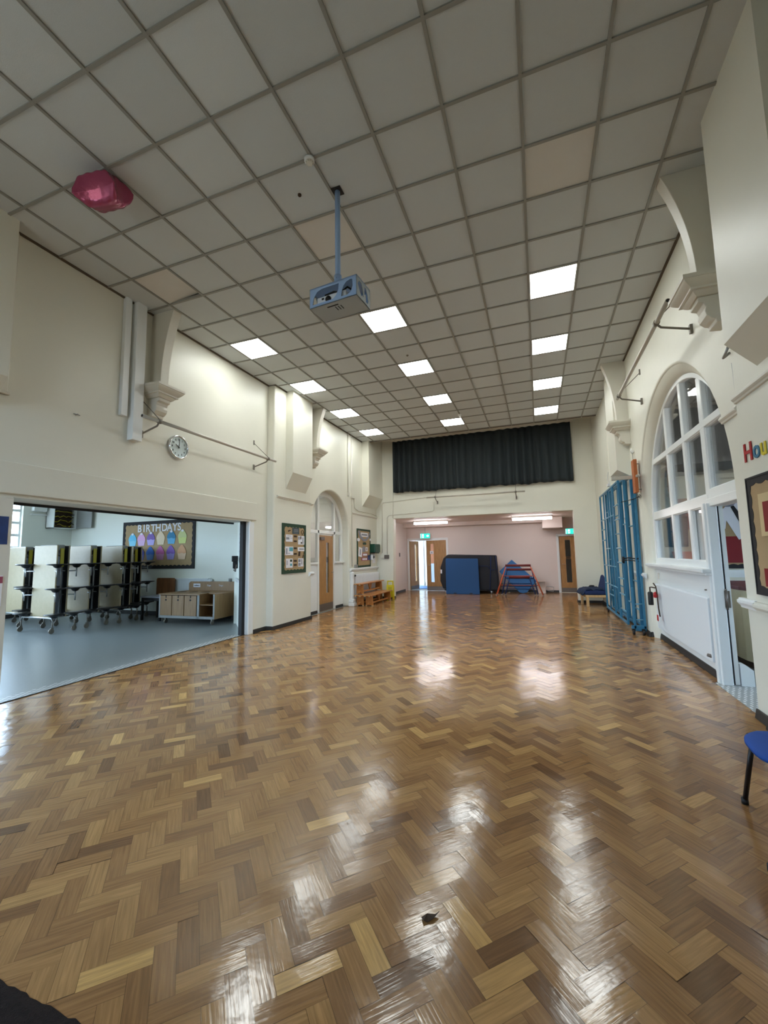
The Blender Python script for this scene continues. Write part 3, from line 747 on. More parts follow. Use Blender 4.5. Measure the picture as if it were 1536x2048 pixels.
bars('window_3', dh, 'x', XD-.08); bars('added_window_4', dh2, 'y', .47)
skirt('baseboard_dining', [((XD, 8.2), (-6.35, 8.2), (0, -1)), ((XD, .5), (XD, 8.2), (1, 0))], h=.1)
# head lining and jambs of the opening
b = MB(); b.box(XL-.47, 2.62, 2.10, XL-.44, 6.66, 2.135); struct('trim_18', b, 'black')
b = MB(); b.box(-5.35, 6.50, 0, -5.275, 6.60, 2.13); struct('trim_19', b, 'black')
b = MB(); b.box(-5.275, 6.575, 0, XL+.006, 6.72, 2.13); struct('trim_20', b, 'white', bevel=.012, seg=2)
b = MB(); b.box(XL-.40, 2.60, 0, XL+.004, 2.735, 2.12); struct('trim_21', b, 'trimc', bevel=.006)

# ------------------------------------------------------------------ classroom shell
b = MB()
b.box(2.0, 8.6, 0, 8.2, 8.7, 3.0); wall_with_holes(b, 2.0, 8.7, 0, 3.0, [(2.6, 4.6, 1.0, 2.8), (5.2, 7.4, 1.0, 2.8)], 'x', 8.1, 8.2); b.box(2.0, 1.9, 0, 8.2, 2.0, 3.0)
struct('wall_classroom', b, 'wall_c')
bars('added_window_5', [(2.6, 4.6, 1.0, 2.8), (5.2, 7.4, 1.0, 2.8)], 'x', 8.18)  # unseen windows added to daylight the classroom
b = MB(); b.box(2.0, 1.9, 4.3, 8.2, 8.7, 4.4); b.box(2.0, 1.95, 3.0, 2.05, 2.0, 4.3); b.box(2.0, 8.6, 2.95, 8.2, 8.7, 4.35); b.box(8.1, 2.0, 2.95, 8.2, 8.7, 4.35); b.box(2.0, 1.9, 2.95, 8.2, 2.0, 4.35); b.box(2.0, 7.4, 2.74, 8.2, 8.62, 2.80); struct('ceiling', b, 'tbar')
b = MB(); b.box(2.0, 8.52, 1.03, 8.1, 8.6, 1.10); b.box(2.0, 8.56, .98, 8.1, 8.6, 1.03); struct('trim_22', b, 'white')


# ------------------------------------------------------------------ ceiling lights
def led_light():
    r = thing('ceiling_light', '', 'ceiling light', (0, 0, CEIL))
    b = MB(); t = .018
    b.box(-.294, -.294, -.004, .294, -.294+t, .02); b.box(-.294, .294-t, -.004, .294, .294, .02); b.box(-.294, -.294, -.004, -.294+t, .294, .02); b.box(.294-t, -.294, -.004, .294, .294, .02)
    b.box(-.29, -.29, .02, .29, .29, .05)
    b.build('frame', 'white', r, world=False)
    b = MB(); b.box(-.277, -.277, -.002, .277, .277, .006); b.build('diffuser', 'led', r, world=False)
    return r
L0 = led_light()
colname = {-7: 'left-hand row beside the clock wall', -3: 'middle row', 1: 'right-hand row beside the arched window wall'}
rowname = {6: 'nearest in its row, largest', 9: 'second from the camera', 12: 'third from the camera', 15: 'furthest, closest to the dark curtain'}
for k, (i, r) in enumerate(LCELLS):
    lab = 'square lit white ceiling panel, '+rowname[r]+', '+colname[i]
    lab = 'lit white ceiling panel, %s, %s' % ({6: 'nearest', 9: 'second', 12: 'third', 15: 'furthest'}[r], {-7: 'of the left row by the clock wall', -3: 'of the middle row', 1: 'of the right row by the arched window'}[i])
    p = (GX0+.6*(i+.5), GY0+.6*(r+.5), CEIL)
    if k == 0: L0.location = p; L0['label'] = lab; L0['group'] = 'square lit ceiling panels'; o = L0
    else: o = dup(L0, p, 0, lab, 'square lit ceiling panels')

def batten(x0, x1, y, lab):
    r = thing('batten_light', lab, 'ceiling light', ((x0+x1)/2, y, 2.64), 'fluorescent battens in the recess')
    b = MB(); b.box(x0, y-.11, 2.575, x1, y+.11, 2.64); b.build('housing', 'white', r, bevel=.01)
    for s in (-1, 1):
        q = MB(); q.prism([(y+s*.06-.045, 2.575), (y+s*.06-.045, 2.53), (y+s*.06-.025, 2.51), (y+s*.06+.025, 2.51), (y+s*.06+.045, 2.53), (y+s*.06+.045, 2.575)], 'x', x0+.02, x1-.02); q.build('diffuser', 'tube', r)
batten(-4.20, -2.98, 14.5, 'lit twin batten light on recess ceiling above the oak double doors')
batten(-.80, .46, 14.5, 'lit twin batten light on recess ceiling right of the blue mats')

# exit signs
def exit_sign(x, y, z, lab):
    r = thing('exit_sign', lab, 'exit sign', (x, y, z), 'green exit signs')
    w_, h = .40, .20
    b = MB(); b.box(x-w_/2, y, z, x+w_/2, y+.04, z+h); b.build('casing', 'white', r, bevel=.004)
    b = MB(); b.box(x-w_/2+.005, y-.004, z+.005, x+w_/2-.005, y, z+h-.005); b.build('panel', 'exit', r)
    f = y-.007; q = None
    def px(pts): q.prism([(x+a, z+c) for a, c in pts], 'y', f, f+.003)
    for nm_, pts in (('light_bar', [(-.185, .02), (-.165, .02), (-.165, .18), (-.185, .18)]), ('doorway_mark', [(-.12, .03), (-.05, .03), (-.05, .17), (-.12, .17)]), ('arrow_mark', [(.06, .07), (.11, .07), (.11, .045), (.16, .10), (.11, .155), (.11, .13), (.06, .13)])):
        q = MB(); px(pts); q.build(nm_, 'exitw', r)
    q = MB(); f = y-.009
    px([(-.075, .13), (-.060, .13), (-.060, .15), (-.075, .15)]); px([(-.10, .085), (-.08, .12), (-.06, .10), (-.075, .07), (-.06, .04), (-.07, .04), (-.09, .07), (-.11, .05), (-.115, .06)])
    q.build('running_figure', 'exit', r)
    b = MB(); b.cyl((x, y+.02, z+h), (x, y+.02, 2.50 if x < 0 else 2.28), .006); b.build('hanger', 'steel', r)
exit_sign(-4.17, 15.9, 2.05, 'lit green exit sign hung above the oak double doors')
exit_sign(1.10, 15.9, 2.05, 'lit green exit sign above the single oak door, half hidden by wall')

# projector cage and projector
def rotz(cx, cy, deg): return Matrix.Translation((cx, cy, 0)) @ Matrix.Rotation(math.radians(deg), 4, 'Z')
pc = thing('projector_cage', 'daylight-tinted steel security cage with oval cut-outs hanging from ceiling pole', 'projector cage', (-1.69, 3.40, CEIL))
b = MB(); b.cyl((-1.69, 3.40, 4.05), (-1.69, 3.40, CEIL+.05), .026, seg=20); b.build('pole', 'cage_daylit', pc)
b = MB(); b.cyl((-1.69, 3.40, 4.03), (-1.69, 3.40, 4.15), .036, seg=20); b.cyl((-1.69, 3.36, 4.11), (-1.69, 3.355, 4.11), .008, seg=8, m=0); b.build('pole_collar', 'cage_daylit', pc)
b = MB(); b.box(-1.74, 3.35, CEIL-.004, -1.64, 3.45, CEIL+.006); b.build('ceiling_hole_plate', 'black', pc)
Tc = rotz(-1.69, 3.44, -5); w_, d_, za, zb = .52, .27, 3.83, 4.03
b = MB(); b.box(-w_/2, -d_/2, zb-.012, w_/2, d_/2, zb, T=Tc); b.build('top_plate', 'cage_daylit', pc)
b = MB(); b.box(-w_/2, -d_/2, za, w_/2, d_/2, za+.008, T=Tc)
for k in range(3): b.box(-.02+k*.03, -.06, za-.002, .0+k*.03-.012, .0, za, m=1, T=Tc)
b.box(-.09, -.09, za-.002, .03, -.075, za, m=1, T=Tc)
b.build('bottom_plate', ['cage_shaded', 'black'], pc)
# perforated faces: ngon bridge between rectangle and two leaf-shaped cut-outs
def holed(nm, L_, H_, holes, Tm, m='cage_daylit', t=.006):
    bm = bmesh.new()
    def loop(pts): 
        vs = [bm.verts.new((p[0], 0, p[1])) for p in pts]; return [bm.edges.new((vs[i], vs[(i+1) % len(vs)])) for i in range(len(vs))]
    es = loop([(0, 0), (L_, 0), (L_, H_), (0, H_)])
    for h in holes: es += loop(h)
    bmesh.ops.triangle_fill(bm, use_beauty=True, use_dissolve=False, edges=es)
    g = bmesh.ops.extrude_face_region(bm, geom=bm.faces[:]); bmesh.ops.translate(bm, verts=[v for v in g['geom'] if isinstance(v, bmesh.types.BMVert)], vec=(0, t, 0))
    bmesh.ops.recalc_face_normals(bm, faces=bm.faces)
    me = bpy.data.meshes.new(nm); bm.to_mesh(me); bm.free(); me.transform(Matrix.Translation(-pc.location) @ Tm); me.materials.append(M[m])
    o = bpy.data.objects.new(nm, me); C.objects.link(o); o.parent = pc; return o
H_ = zb-za
def leaf1(xa, xb): # lobed outline like the curved cut-outs
    n = 10; pts = []
    for k in range(n+1): t = k/n; pts.append((xa+(xb-xa)*t, .03+(.0 if t < .5 else .0)))
    return pts
hA = [(.035, .03), (.05, .10), (.085, .15), (.14, .168), (.33, .168), (.325, .11), (.30, .06), (.265, .03)]
hB = [(.355, .03), (.36, .08), (.38, .13), (.41, .16), (.455, .172), (.475, .165), (.478, .10), (.46, .05), (.42, .028)]
holed('front_grille', w_, H_, [hA, hB], Tc @ Matrix.Translation((-w_/2, -d_/2, za)))
holed('rear_grille', w_, H_, [hA, hB], Tc @ Matrix.Translation((-w_/2, d_/2-.006, za)))
sA = [(.02, .12), (.05, .165), (.10, .168), (.125, .12), (.135, .05), (.10, .03), (.06, .07)]
sB = [(.155, .165), (.19, .165), (.22, .12), (.235, .06), (.225, .03), (.18, .03), (.155, .09)]
for s in (-1, 1):
    holed('side_grille', d_, H_, [sA, sB], m='cage_shaded', Tm= Tc @ Matrix.Translation((s*(w_/2-.003)+(.003), -d_/2, za)) @ Matrix.Rotation(PI/2, 4, 'Z'))
pr = thing('projector', 'white projector with round lens inside the daylight-tinted ceiling cage', 'projector', (-1.69, 3.44, za))
b = MB(); b.box(-.19, -.11, za+.008, .13, .10, za+.105, T=Tc); b.build('case', 'projw', pr, bevel=.008, seg=2)
b = MB(); b.cyl((-.06, -.108, za+.06), (-.06, -.122, za+.06), .030, seg=20, T=Tc); b.build('lens_ring', 'black', pr)
b = MB(); b.lathe([(0, 0), (.012, -.001), (.021, -.004), (.021, .004)], (0, 0, 0), 'y', 20, T=Tc @ Matrix.Translation((-.06, -.121, za+.06))); b.build('lens', 'lens', pr)
b = MB(); b.box(-.135, -.113, za+.07, -.11, -.109, za+.088, T=Tc); b.build('sensor_window', 'black', pr)
b = MB()
b.tube([Tc @ Vector(p) for p in ((-.15, .0, za+.11), (-.12, -.07, za+.14), (-.03, -.06, za+.155), (.04, -.05, za+.135), (.12, -.06, za+.16), (.17, .0, za+.13), (.19, .05, za+.07))], .009, 8)
b.tube([Tc @ Vector(p) for p in ((-.10, .03, za+.12), (0, .0, za+.165), (.10, .02, za+.15), (.20, -.03, za+.09), (.21, 0, za+.03))], .008, 8)
b.build('cable', 'black', pr)

# small ceiling devices
r = thing('smoke_detector', 'white round smoke detector on the ceiling beside the projector pole', 'smoke detector', (-1.77, 3.0, CEIL))
b = MB(); b.lathe([(0, .0), (.048, 0), (.048, -.018), (.040, -.026), (.0, -.026)], (-1.77, 3.0, CEIL-.005), 'z', 28); b.build('base', 'white', r)
b = MB(); b.lathe([(.034, -.026), (.032, -.036), (.022, -.046), (0, -.047)], (-1.77, 3.0, CEIL-.005), 'z', 28)
for k in range(8): a = k*PI/4; b.box(-.004, .024, -.043, .004, .035, -.028, T=Matrix.Translation((-1.77, 3.0, CEIL-.005)) @ Matrix.Rotation(a, 4, 'Z'))
b.build('sensing_head', 'trimc', r)
r = thing('ceiling_sensor', 'small round brown plug in the tile left of the projector pole', 'ceiling fitting', (-2.06, 3.30, CEIL))
b = MB(); b.lathe([(0, -.012), (.012, -.012), (.018, -.004), (.018, .01)], (-2.06, 3.30, CEIL), 'z', 16); b.build('cap', 'brownp', r)
r = thing('ceiling_sensor', 'small round plug in tile just before the second middle light', 'ceiling fitting', (-2.06, 6.94, CEIL))
b = MB(); b.lathe([(0, -.012), (.014, -.012), (.02, -.004), (.02, .01)], (-2.06, 6.94, CEIL), 'z', 16); b.build('cap', 'pipedark', r)
r = thing('smoke_detector', 'tiny pale detector on ceiling beside furthest middle light panel', 'smoke detector', (-1.75, 10.55, CEIL))
b = MB(); b.lathe([(0, -.05), (.03, -.045), (.05, -.02), (.05, .005)], (-1.75, 10.55, CEIL), 'z', 20); b.build('base', 'white', r)

# corridor battens behind the left arch
def batten_y(x, y0, y1, z, lab):
    r = thing('batten_light', lab, 'ceiling light', (x, (y0+y1)/2, z+.12))
    b = MB(); b.box(x-.09, y0, z+.04, x+.09, y1, z+.12); b.build('housing', 'white', r, bevel=.008)
    b = MB(); b.box(x-.08, y0+.02, z, x+.08, y1-.02, z+.04); b.build('diffuser', 'tube', r, bevel=.01)
batten_y(-6.6, 10.3, 11.5, 3.17, 'lit batten light on the ceiling beyond the left arched door, nearer one')
batten_y(-7.9, 11.3, 12.5, 3.17, 'lit batten light on the ceiling beyond the left arched door, further one')
# foil balloon
def pillow(nm, m, cx, cy_, cz_, a, bb, h, rot):
    n = 28; vs = []; fs = []
    for i in range(n+1):
        for j in range(n+1):
            u = -1+2*i/n; v = -1+2*j/n
            # pinch the sides between the corners
            k = 1-.30*(1-u*u)*abs(v)**2; k2 = 1-.30*(1-v*v)*abs(u)**2
            t = max(0, (1-u**4)*(1-v**4))**.5
            wr = (.012*math.sin(14*u+3*v)*v*v+.012*math.sin(13*v-4*u)*u*u)*t
            vs.append((a*u*k2, bb*v*k, h*t+wr))
    N = len(vs); vs += [(x, y, -z*.8) for x, y, z in vs]
    for i in range(n):
        for j in range(n):
            q = i*(n+1)+j; fs.append((q, q+n+1, q+n+2, q+1)); fs.append((N+q, N+q+1, N+q+n+2, N+q+n+1))
    b = MB(); b.add(vs, fs, 0, True, Matrix.Translation((cx, cy_, cz_)) @ rot)
    return b
r = thing('foil_balloon', 'pink foil balloon floating against the ceiling tiles, left side', 'balloon', (-3.72, 2.44, CEIL-.12))
b = pillow('balloon', 'balloon', -3.66, 2.46, CEIL-.17, .215, .165, .15, Matrix.Rotation(math.radians(20), 4, 'Z') @ Matrix.Rotation(math.radians(26), 4, 'X') @ Matrix.Rotation(math.radians(-10), 4, 'Y')); b.build('envelope', 'balloon', r)
b = MB(); b.tube([(-3.86, 2.39, CEIL-.15), (-3.875, 2.385, CEIL-.18), (-3.87, 2.39, CEIL-.20)], .007, 8); b.build('filling_neck', 'balloon', r)

# ------------------------------------------------------------------ wall clock
def clock():
    x, y, z = XL, 4.82, 3.165
    r = thing('wall_clock', 'round chrome wall clock under the left wall rail, showing about ten', 'clock', (x, y, z))
    R = .185
    b = MB(); b.lathe([(R, 0), (R, .04), (R-.006, .052), (R-.020, .052), (R-.024, .040), (R-.024, .03)], (x, y, z), 'x', 48); b.build('rim', 'chrome', r)
    b = MB(); b.cyl((x+.01, y, z), (x+.032, y, z), R-.022, seg=48); b.build('face', 'clockf', r)
    # on this wall the viewer's right is +y
    def rd(a): a = math.radians(a); return (math.sin(a), math.cos(a))
    for h in range(1, 13):
        s, c = rd(h*30); text_ob('numeral', str(h), .042, .002, 'black', r, (x+.0335, y+s*.122, z+c*.122-.015), (0, 1, 0), (0, 0, 1), 'CENTER')
    for a, L_, w_ in ((303, .075, .012), (8, .115, .008)):
        s, c = rd(a); b = MB(); n = Vector((0, c, -s)); d = Vector((0, s, c)); o = Vector((x+.037, y, z))
        p = [o-d*.02-n*w_/2, o-d*.02+n*w_/2, o+d*L_+n*w_/4, o+d*L_-n*w_/4]
        b.hexa(p, [q+Vector((.002, 0, 0)) for q in p]); b.build('hand', 'black', r)
    b = MB(); b.cyl((x+.034, y, z), (x+.042, y, z), .008, seg=12); b.build('hub', 'black', r)
clock()
# nail mark left of the clock
b = MB(); b.cyl((XL-.01, 3.30, 3.21), (XL+.03, 3.31, 3.215), .008, seg=8); b.cyl((XL+.012, 3.27, 3.215), (XL+.02, 3.34, 3.21), .006, seg=8)
tag(b.build('wall_hook', 'grey'), 'small metal hook on the bare wall above the wide opening', 'hook')

# ------------------------------------------------------------------ wall rails (pipes on brackets)
def wall_rail(nm, label, p0, p1, wall_dir, brs, up=.40, wx=0.0):
    r = thing(nm, label, 'rail', p0, 'pipe rails on wall brackets')
    p0 = Vector(p0); p1 = Vector(p1); b = MB(); b.cyl(p0, p1, .024, seg=16); b.build('pipe', 'pipe', r)
    b = MB(); e = (p0-p1).normalized(); b.cyl(p0, p0+e*.002, .018, seg=16); b.build('pipe_mouth', 'black', r)
    d = (p1-p0).normalized(); wd = Vector(wall_dir)
    for t in brs:
        c = p0+d*t; off = wx
        bo = MB(); bo.tube([c+wd*off+Vector((0, 0, -.14)), c+wd*.04+Vector((0, 0, -.06)), c+Vector((0, 0, -.015))], .013, 8)
        bo.box(*(c+wd*(off-.008)+Vector((-.02, -.02, -.19))), *(c+wd*(off+.0)+Vector((.02, .02, -.09)))); bo.cyl(c-d*.025, c+d*.025, .033, seg=14)
        bo.build('bracket', 'pipedark', r)
        bo = MB(); bo.tube([c+wd*off+Vector((0, 0, .35)), c+Vector((0, 0, .03))], .006, 6); bo.box(*(c+wd*(off-.006)+Vector((-.012, -.012, .31))), *(c+wd*off+Vector((.012, .012, .40))))
        bo.build('stay_wire', 'pipedark', r)
    return r
wall_rail('wall_rail', 'long grey pipe rail on brackets above the clock', (XL+.34, 3.92, 3.35), (XL+.34, 6.92, 3.35), (-1, 0, 0), (.27, 2.75), wx=.34)
wall_rail('wall_rail', 'long grey pipe rail high above the right arched window', (XR-.33, 4.80, 4.00), (XR-.33, 7.75, 4.00), (1, 0, 0), (.45, 2.8), wx=.33)
wall_rail('wall_rail', 'grey pipe rail under the dark curtain on far wall', (-3.28, YF-.32, 3.24), (-.30, YF-.32, 3.24), (0, 1, 0), (.28, 2.72), wx=.32)

# ------------------------------------------------------------------ curtain on far wall
def curtain():
    r = thing('curtain', 'wide dark slate curtain hanging in folds high on the far wall', 'curtain', (-1.7, YF-.1, 5.25))
    n, mz = 420, 14; x0, x1, z0, z1 = -4.46, 1.04, 3.49, 5.24
    ph = [random.uniform(0, 6.28) for _ in range(5)]
    vs = []; fs = []
    for j in range(mz+1):
        t = j/mz; z = z0+(z1-z0)*t
        for i in range(n+1):
            s = i/n; x = x0+(x1-x0)*s+(1-t)*.02*math.sin(9*s)
            a = s*150+2.2*math.sin(7*s+ph[0])+1.6*math.sin(17*s+ph[1])
            amp = (.030+.026*math.sin(5.5*s+ph[2])**2)*(1-.45*t)+.008
            y = YF-.12+amp*math.sin(a)+.012*math.sin(s*43+ph[3]+t*1.5)
            zz = z+(.012*math.sin(s*60+ph[4])+.01*math.sin(s*23) if j == 0 else 0)
            vs.append((x+.006*math.cos(a), y, zz))
    for j in range(mz):
        for i in range(n): q = j*(n+1)+i; fs.append((q, q+1, q+n+2, q+n+1))
    b = MB(); b.add(vs, fs, 0, True); o = b.build('cloth', 'curtain', r)
    sm = o.modifiers.new('thick', 'SOLIDIFY'); sm.thickness = .006
    b = MB(); b.box(-4.52, YF-.2, 5.235, 1.10, YF-.04, 5.31); b.build('pelmet_board', 'trimc', r, bevel=.004)
curtain()
# conduits
def conduit(label, pts, rr=.012, m='trimc'):
    b = MB(); b.tube(pts, rr, 8); return tag(b.build('cable_conduit', m), label, 'conduit')
y_ = YF-.012
conduit('thin conduit running down from the curtain corner to the opening', [(-4.52, y_, 3.52), (-4.54, y_, 2.66)], .008)
conduit('thin horizontal conduit just below the curtain, turning down in the corner', [(-3.36, y_, 3.29), (-4.88, y_, 3.20), (-4.92, y_, 3.14), (-4.94, y_, 1.50)])
conduit('lower horizontal conduit over the recess opening with a bend at each end', [(-3.13, y_, 3.12), (-3.13, y_, 2.86), (-3.20, y_, 2.82), (-4.68, y_, 2.76), (-4.75, y_, 2.68), (-4.76, y_, 1.46)])
conduit('short vertical conduit between left arch and far corner, ending in mid wall', [(XC+.014, 10.90, 5.04), (XC+.014, 10.88, 3.25)], .016)
conduit('tall vertical conduit down the left wall to the dado', [(XC+.014, 11.15, 5.04), (XC+.014, 11.12, 1.12)], .016)
conduit('thin conduit along the left wall picture rail to the corner', [(XC+.012, 11.30, 3.16), (XC+.012, 11.34, 2.86), (XC+.012, 11.6, 2.80), (XC+.012, 12.8, 2.80), (XC+.012, YF-.03, 2.76)])
b = MB(); b.box(XC, 10.84, 3.16, XC+.05, 10.93, 3.26); tag(b.build('junction_box', 'trimc', bevel=.004), 'cream junction box at the foot of the short left conduit', 'junction box')
b = MB(); b.box(XC, 11.08, 3.13, XC+.045, 11.32, 3.20); tag(b.build('junction_box', 'trimc', bevel=.004), 'cream junction box across the tall left conduit', 'junction box')
b = MB(); b.box(-4.86, YF-.05, 1.31, -4.70, YF, 1.44); b.box(-4.85, YF-.055, 1.33, -4.79, YF-.05, 1.42); b.box(-4.77, YF-.055, 1.33, -4.71, YF-.05, 1.42); tag(b.build('switch_box', 'kick', bevel=.003), 'grey metal double switch box on far wall beside the recess', 'switch')
b = MB(); b.box(-4.97, YF-.04, 1.33, -4.89, YF, 1.37); tag(b.build('socket', 'trimc', bevel=.003), 'small cream switch at the end of the corner conduit', 'switch')

# ------------------------------------------------------------------ notice boards
def scallop(u0, u1, z0, z1, w_, n1, n2):    # ring of scalloped border strips as outline polygons
    out = []
    def side(a0, a1, fixed, inward, horiz, n):
        pts = [(a0, 0), (a1, 0)]
        k = n*6
        for i in range(k+1):
            t = 1-i/k; a = a0+(a1-a0)*t
            pts.append((a, w_*(.72+.28*abs(math.sin(PI*t*n)))))
        return [((a, fixed+inward*d) if horiz else (fixed+inward*d, a)) for a, d in pts]
    out.append(side(u0, u1, z1, -1, True, n1)); out.append(side(u0, u1, z0, 1, True, n1))
    out.append(side(z0, z1, u0, 1, False, n2)); out.append(side(z0, z1, u1, -1, False, n2))
    return out
def board(label, axis, a, sgn, u0, u1, z0, z1, bm_, n1, n2, w_=.07, nm='notice_board'):
    loc = (a, (u0+u1)/2, (z0+z1)/2) if axis == 'x' else ((u0+u1)/2, a, (z0+z1)/2)
    r = thing(nm, label, 'notice board', loc)
    b = MB()
    if axis == 'x': b.box(a, u0, z0, a+sgn*.018, u1, z1)
    else: b.box(u0, a, z0, u1, a+sgn*.018, z1)
    b.build('backing', 'hessian', r)
    b = MB()
    for k, p in enumerate(scallop(u0, u1, z0, z1, w_, n1, n2)):
        o = .0005*(k+1) if k < 2 else .0
        b.prism(p, axis, a+sgn*.018, a+sgn*(.021+o))
    b.build('border', bm_, r)
    b = MB(); t = .014
    def bx(ua, za_, ub, zb_):
        if axis == 'x': b.box(a, ua, za_, a+sgn*.026, ub, zb_)
        else: b.box(ua, a, za_, ub, a+sgn*.026, zb_)
    bx(u0-t, z0-t, u1+t, z0); bx(u0-t, z1, u1+t, z1+t); bx(u0-t, z0, u0, z1); bx(u1, z0, u1+t, z1)
    b.build('frame', bm_, r)
    return r
def sheet(label, cat, a, sgn, u0, u1, z0, z1, m='paper', marks=(), axis='x', nm='poster', group=None, rot=0):
    b = MB(); mats = [m]
    cu, cz_ = (u0+u1)/2, (z0+z1)/2
    def q(ua, ub, za_, zb_, d0, d1, mi):
        if axis == 'x':
            Tm = Matrix.Translation((0, cu, cz_)) @ Matrix.Rotation(rot, 4, 'X') @ Matrix.Translation((0, -cu, -cz_))
            b.box(a+sgn*d0, ua, za_, a+sgn*d1, ub, zb_, m=mi, T=Tm)
        else:
            Tm = Matrix.Translation((cu, 0, cz_)) @ Matrix.Rotation(rot, 4, 'Y') @ Matrix.Translation((-cu, 0, -cz_))
            b.box(ua, a+sgn*d0, za_, ub, a+sgn*d1, zb_, m=mi, T=Tm)
    q(u0, u1, z0, z1, 0, .003, 0)
    for k, (fa, fb, ga, gb, mm) in enumerate(marks):
        if mm not in mats: mats.append(mm)
        q(u0+(u1-u0)*fa, u0+(u1-u0)*fb, z0+(z1-z0)*ga, z0+(z1-z0)*gb, .003, .0045+.0003*k, mats.index(mm))
    return tag(b.build(nm, mats), label, cat, group)
# board on the left pilaster
B = XP+.0225
board('tall notice board with green scalloped border on pilaster left of arched door', 'x', XP, 1, 7.43, 8.33, 1.10, 2.14, 'bordergreen', 7, 8)
U = lambda px: 7.43+.90*(px-195)/(910-195)
Z = lambda py: 2.14-1.04*(py-300)/(1830-300)
def P1(label, x0_, x1_, y0_, y1_, m='paper', marks=(), nm='poster', cat='poster', rot=0, group=None):
    return sheet(label, cat, B, 1, U(x0_), U(x1_), Z(y1_), Z(y0_), m, marks, nm=nm, rot=rot, group=group)
P1('slate title card at the top centre of the green bordered board', 470, 690, 395, 600, 'paperd', ((.25, .85, .62, .72, 'paperg'), (.2, .85, .40, .48, 'paperg'), (.2, .8, .15, .2, 'paperg')))
P1('printed white sheet with grey photo, top left of green bordered board', 275, 480, 630, 855, 'paper', ((.05, .5, .3, .62, 'paperg'), (.2, .8, .78, .84, 'paperg'), (.6, .95, .5, .55, 'paperg')))
P1('white sheet with dark columns, top right of green bordered board', 655, 865, 650, 935, 'paper', ((.35, .5, .6, .95, 'brownp'), (.05, .25, .55, .9, 'paperg'), (.42, .62, .1, .3, 'brownp'), (.7, .82, .1, .85, 'paperg')))
P1('white sheet with teal block, middle left of green bordered board', 262, 500, 1005, 1275, 'paper', ((.5, .97, .45, .9, 'paperc'), (.1, .25, .1, .8, 'paperg'), (.3, .6, .18, .25, 'paperg')))
P1('narrow white strip sheet, middle right of green bordered board', 648, 865, 1020, 1150, 'paper', ((.2, .9, .35, .7, 'paperg'),))
P1('pale sheet with green squares, bottom left of green bordered board', 285, 485, 1385, 1670, 'paper', ((.6, .9, .65, .9, 'bordergreen'), (.6, .9, .2, .45, 'paperc'), (.1, .2, .3, .8, 'paperg')))
P1('white sheet with grey grid, bottom right of green bordered board', 662, 832, 1385, 1655, 'paper', ((.05, .45, .55, .9, 'paperg'), (.05, .45, .1, .45, 'paperg'), (.6, .75, .25, .9, 'paperg')))
for k, (ya, yb, nm2) in enumerate(((645, 705, 'topmost'), (805, 855, 'second'), (1030, 1085, 'third'), (1210, 1265, 'fourth'), (1430, 1490, 'fifth'), (1560, 1620, 'lowest'))):
    P1('small dark brown caption card, %s of the six down the board centre' % nm2, 522, 615, ya, yb, 'brownp', nm='caption_card', cat='card', group='dark caption cards down the board centre')
def cutout(label, pts, nm='card_cutout', m='brownp', fU=U, fZ=Z, a=B, axis='x', cat='cut-out', group=None):
    b = MB(); q = [(fU(x), fZ(y)) for x, y in pts]; b.prism(q, axis, a, a+(.003 if axis == 'x' else -.003)); return tag(b.build(nm, m), label, cat, group)
cutout('small brown whale-like cut-out near the board top left', [(340, 500), (385, 480), (425, 480), (415, 510), (385, 520), (360, 545), (345, 530)])
b = MB(); ring = [(B+.004, U(795+38*math.cos(k*PI/8)), Z(520-62*math.sin(k*PI/8))) for k in range(16)]; b.tube(ring, .006, 6, closed=True)
b.tube([(B+.004, U(810), Z(575)), (B+.004, U(780), Z(625))], .006, 6); tag(b.build('loop_cutout', 'brownp'), 'brown looped card shape near the board top right', 'cut-out')
cutout('upright brown card strip below the narrow sheet', [(680, 1160), (735, 1160), (720, 1310), (665, 1315)])
cutout('thin curved brown card strip at the board right edge', [(840, 1190), (855, 1195), (840, 1300), (825, 1375), (805, 1375), (815, 1290), (835, 1250)])

# second board on the far part of left wall
board('narrow green framed notice board above dado near far left corner', 'x', XC, 1, 11.50, 12.52, 1.09, 2.24, 'bordergreen', 8, 9, w_=.05)
B2 = XC+.0225
U2 = lambda px: 11.50+1.02*(px-165)/(470-165)
Z2 = lambda py: 2.24-1.15*(py-90)/(1030-90)
def P2(label, x0_, x1_, y0_, y1_, m='paper', marks=(), rot=0, nm='poster', cat='poster'): return sheet(label, cat, B2, 1, U2(x0_), U2(x1_), Z2(y1_), Z2(y0_), m, marks, rot=rot, nm=nm)
P2('white title strip at the top of the far left notice board', 240, 410, 170, 275, 'paper', ((.1, .9, .3, .7, 'paperg'),))
P2('pink printed sheet low on the far left notice board', 275, 395, 690, 770, 'pinkposter', ((.1, .9, .2, .8, 'paper'),))
P2('pink lettered strip under the pink sheet on far left board', 250, 400, 800, 880, 'pinkposter', ((.15, .35, .2, .8, 'paper'), (.4, .6, .2, .8, 'paper'), (.65, .85, .2, .8, 'paper')))
P2('navy card at lower right of the far left notice board', 400, 465, 740, 870, 'blueposter')
P2('grey figure card, centre of the far left notice board', 275, 340, 520, 660, 'paperg')
P2('pale narrow card right of the grey figure card', 350, 400, 540, 640, 'paper', ((.3, .7, .2, .8, 'paperg'),))
P2('tilted white sheet hanging off the board left edge', 185, 265, 545, 780, 'paper', ((.35, .6, .2, .8, 'paperg'),), rot=math.radians(-8))
cutout('pale grey ribbon streamers draped across the far left board', [(180, 150), (215, 120), (240, 230), (310, 330), (350, 330), (420, 230), (450, 150), (465, 190), (430, 300), (350, 390), (300, 390), (220, 300)], 'ribbon', 'paperg', U2, Z2, B2, cat='ribbon')
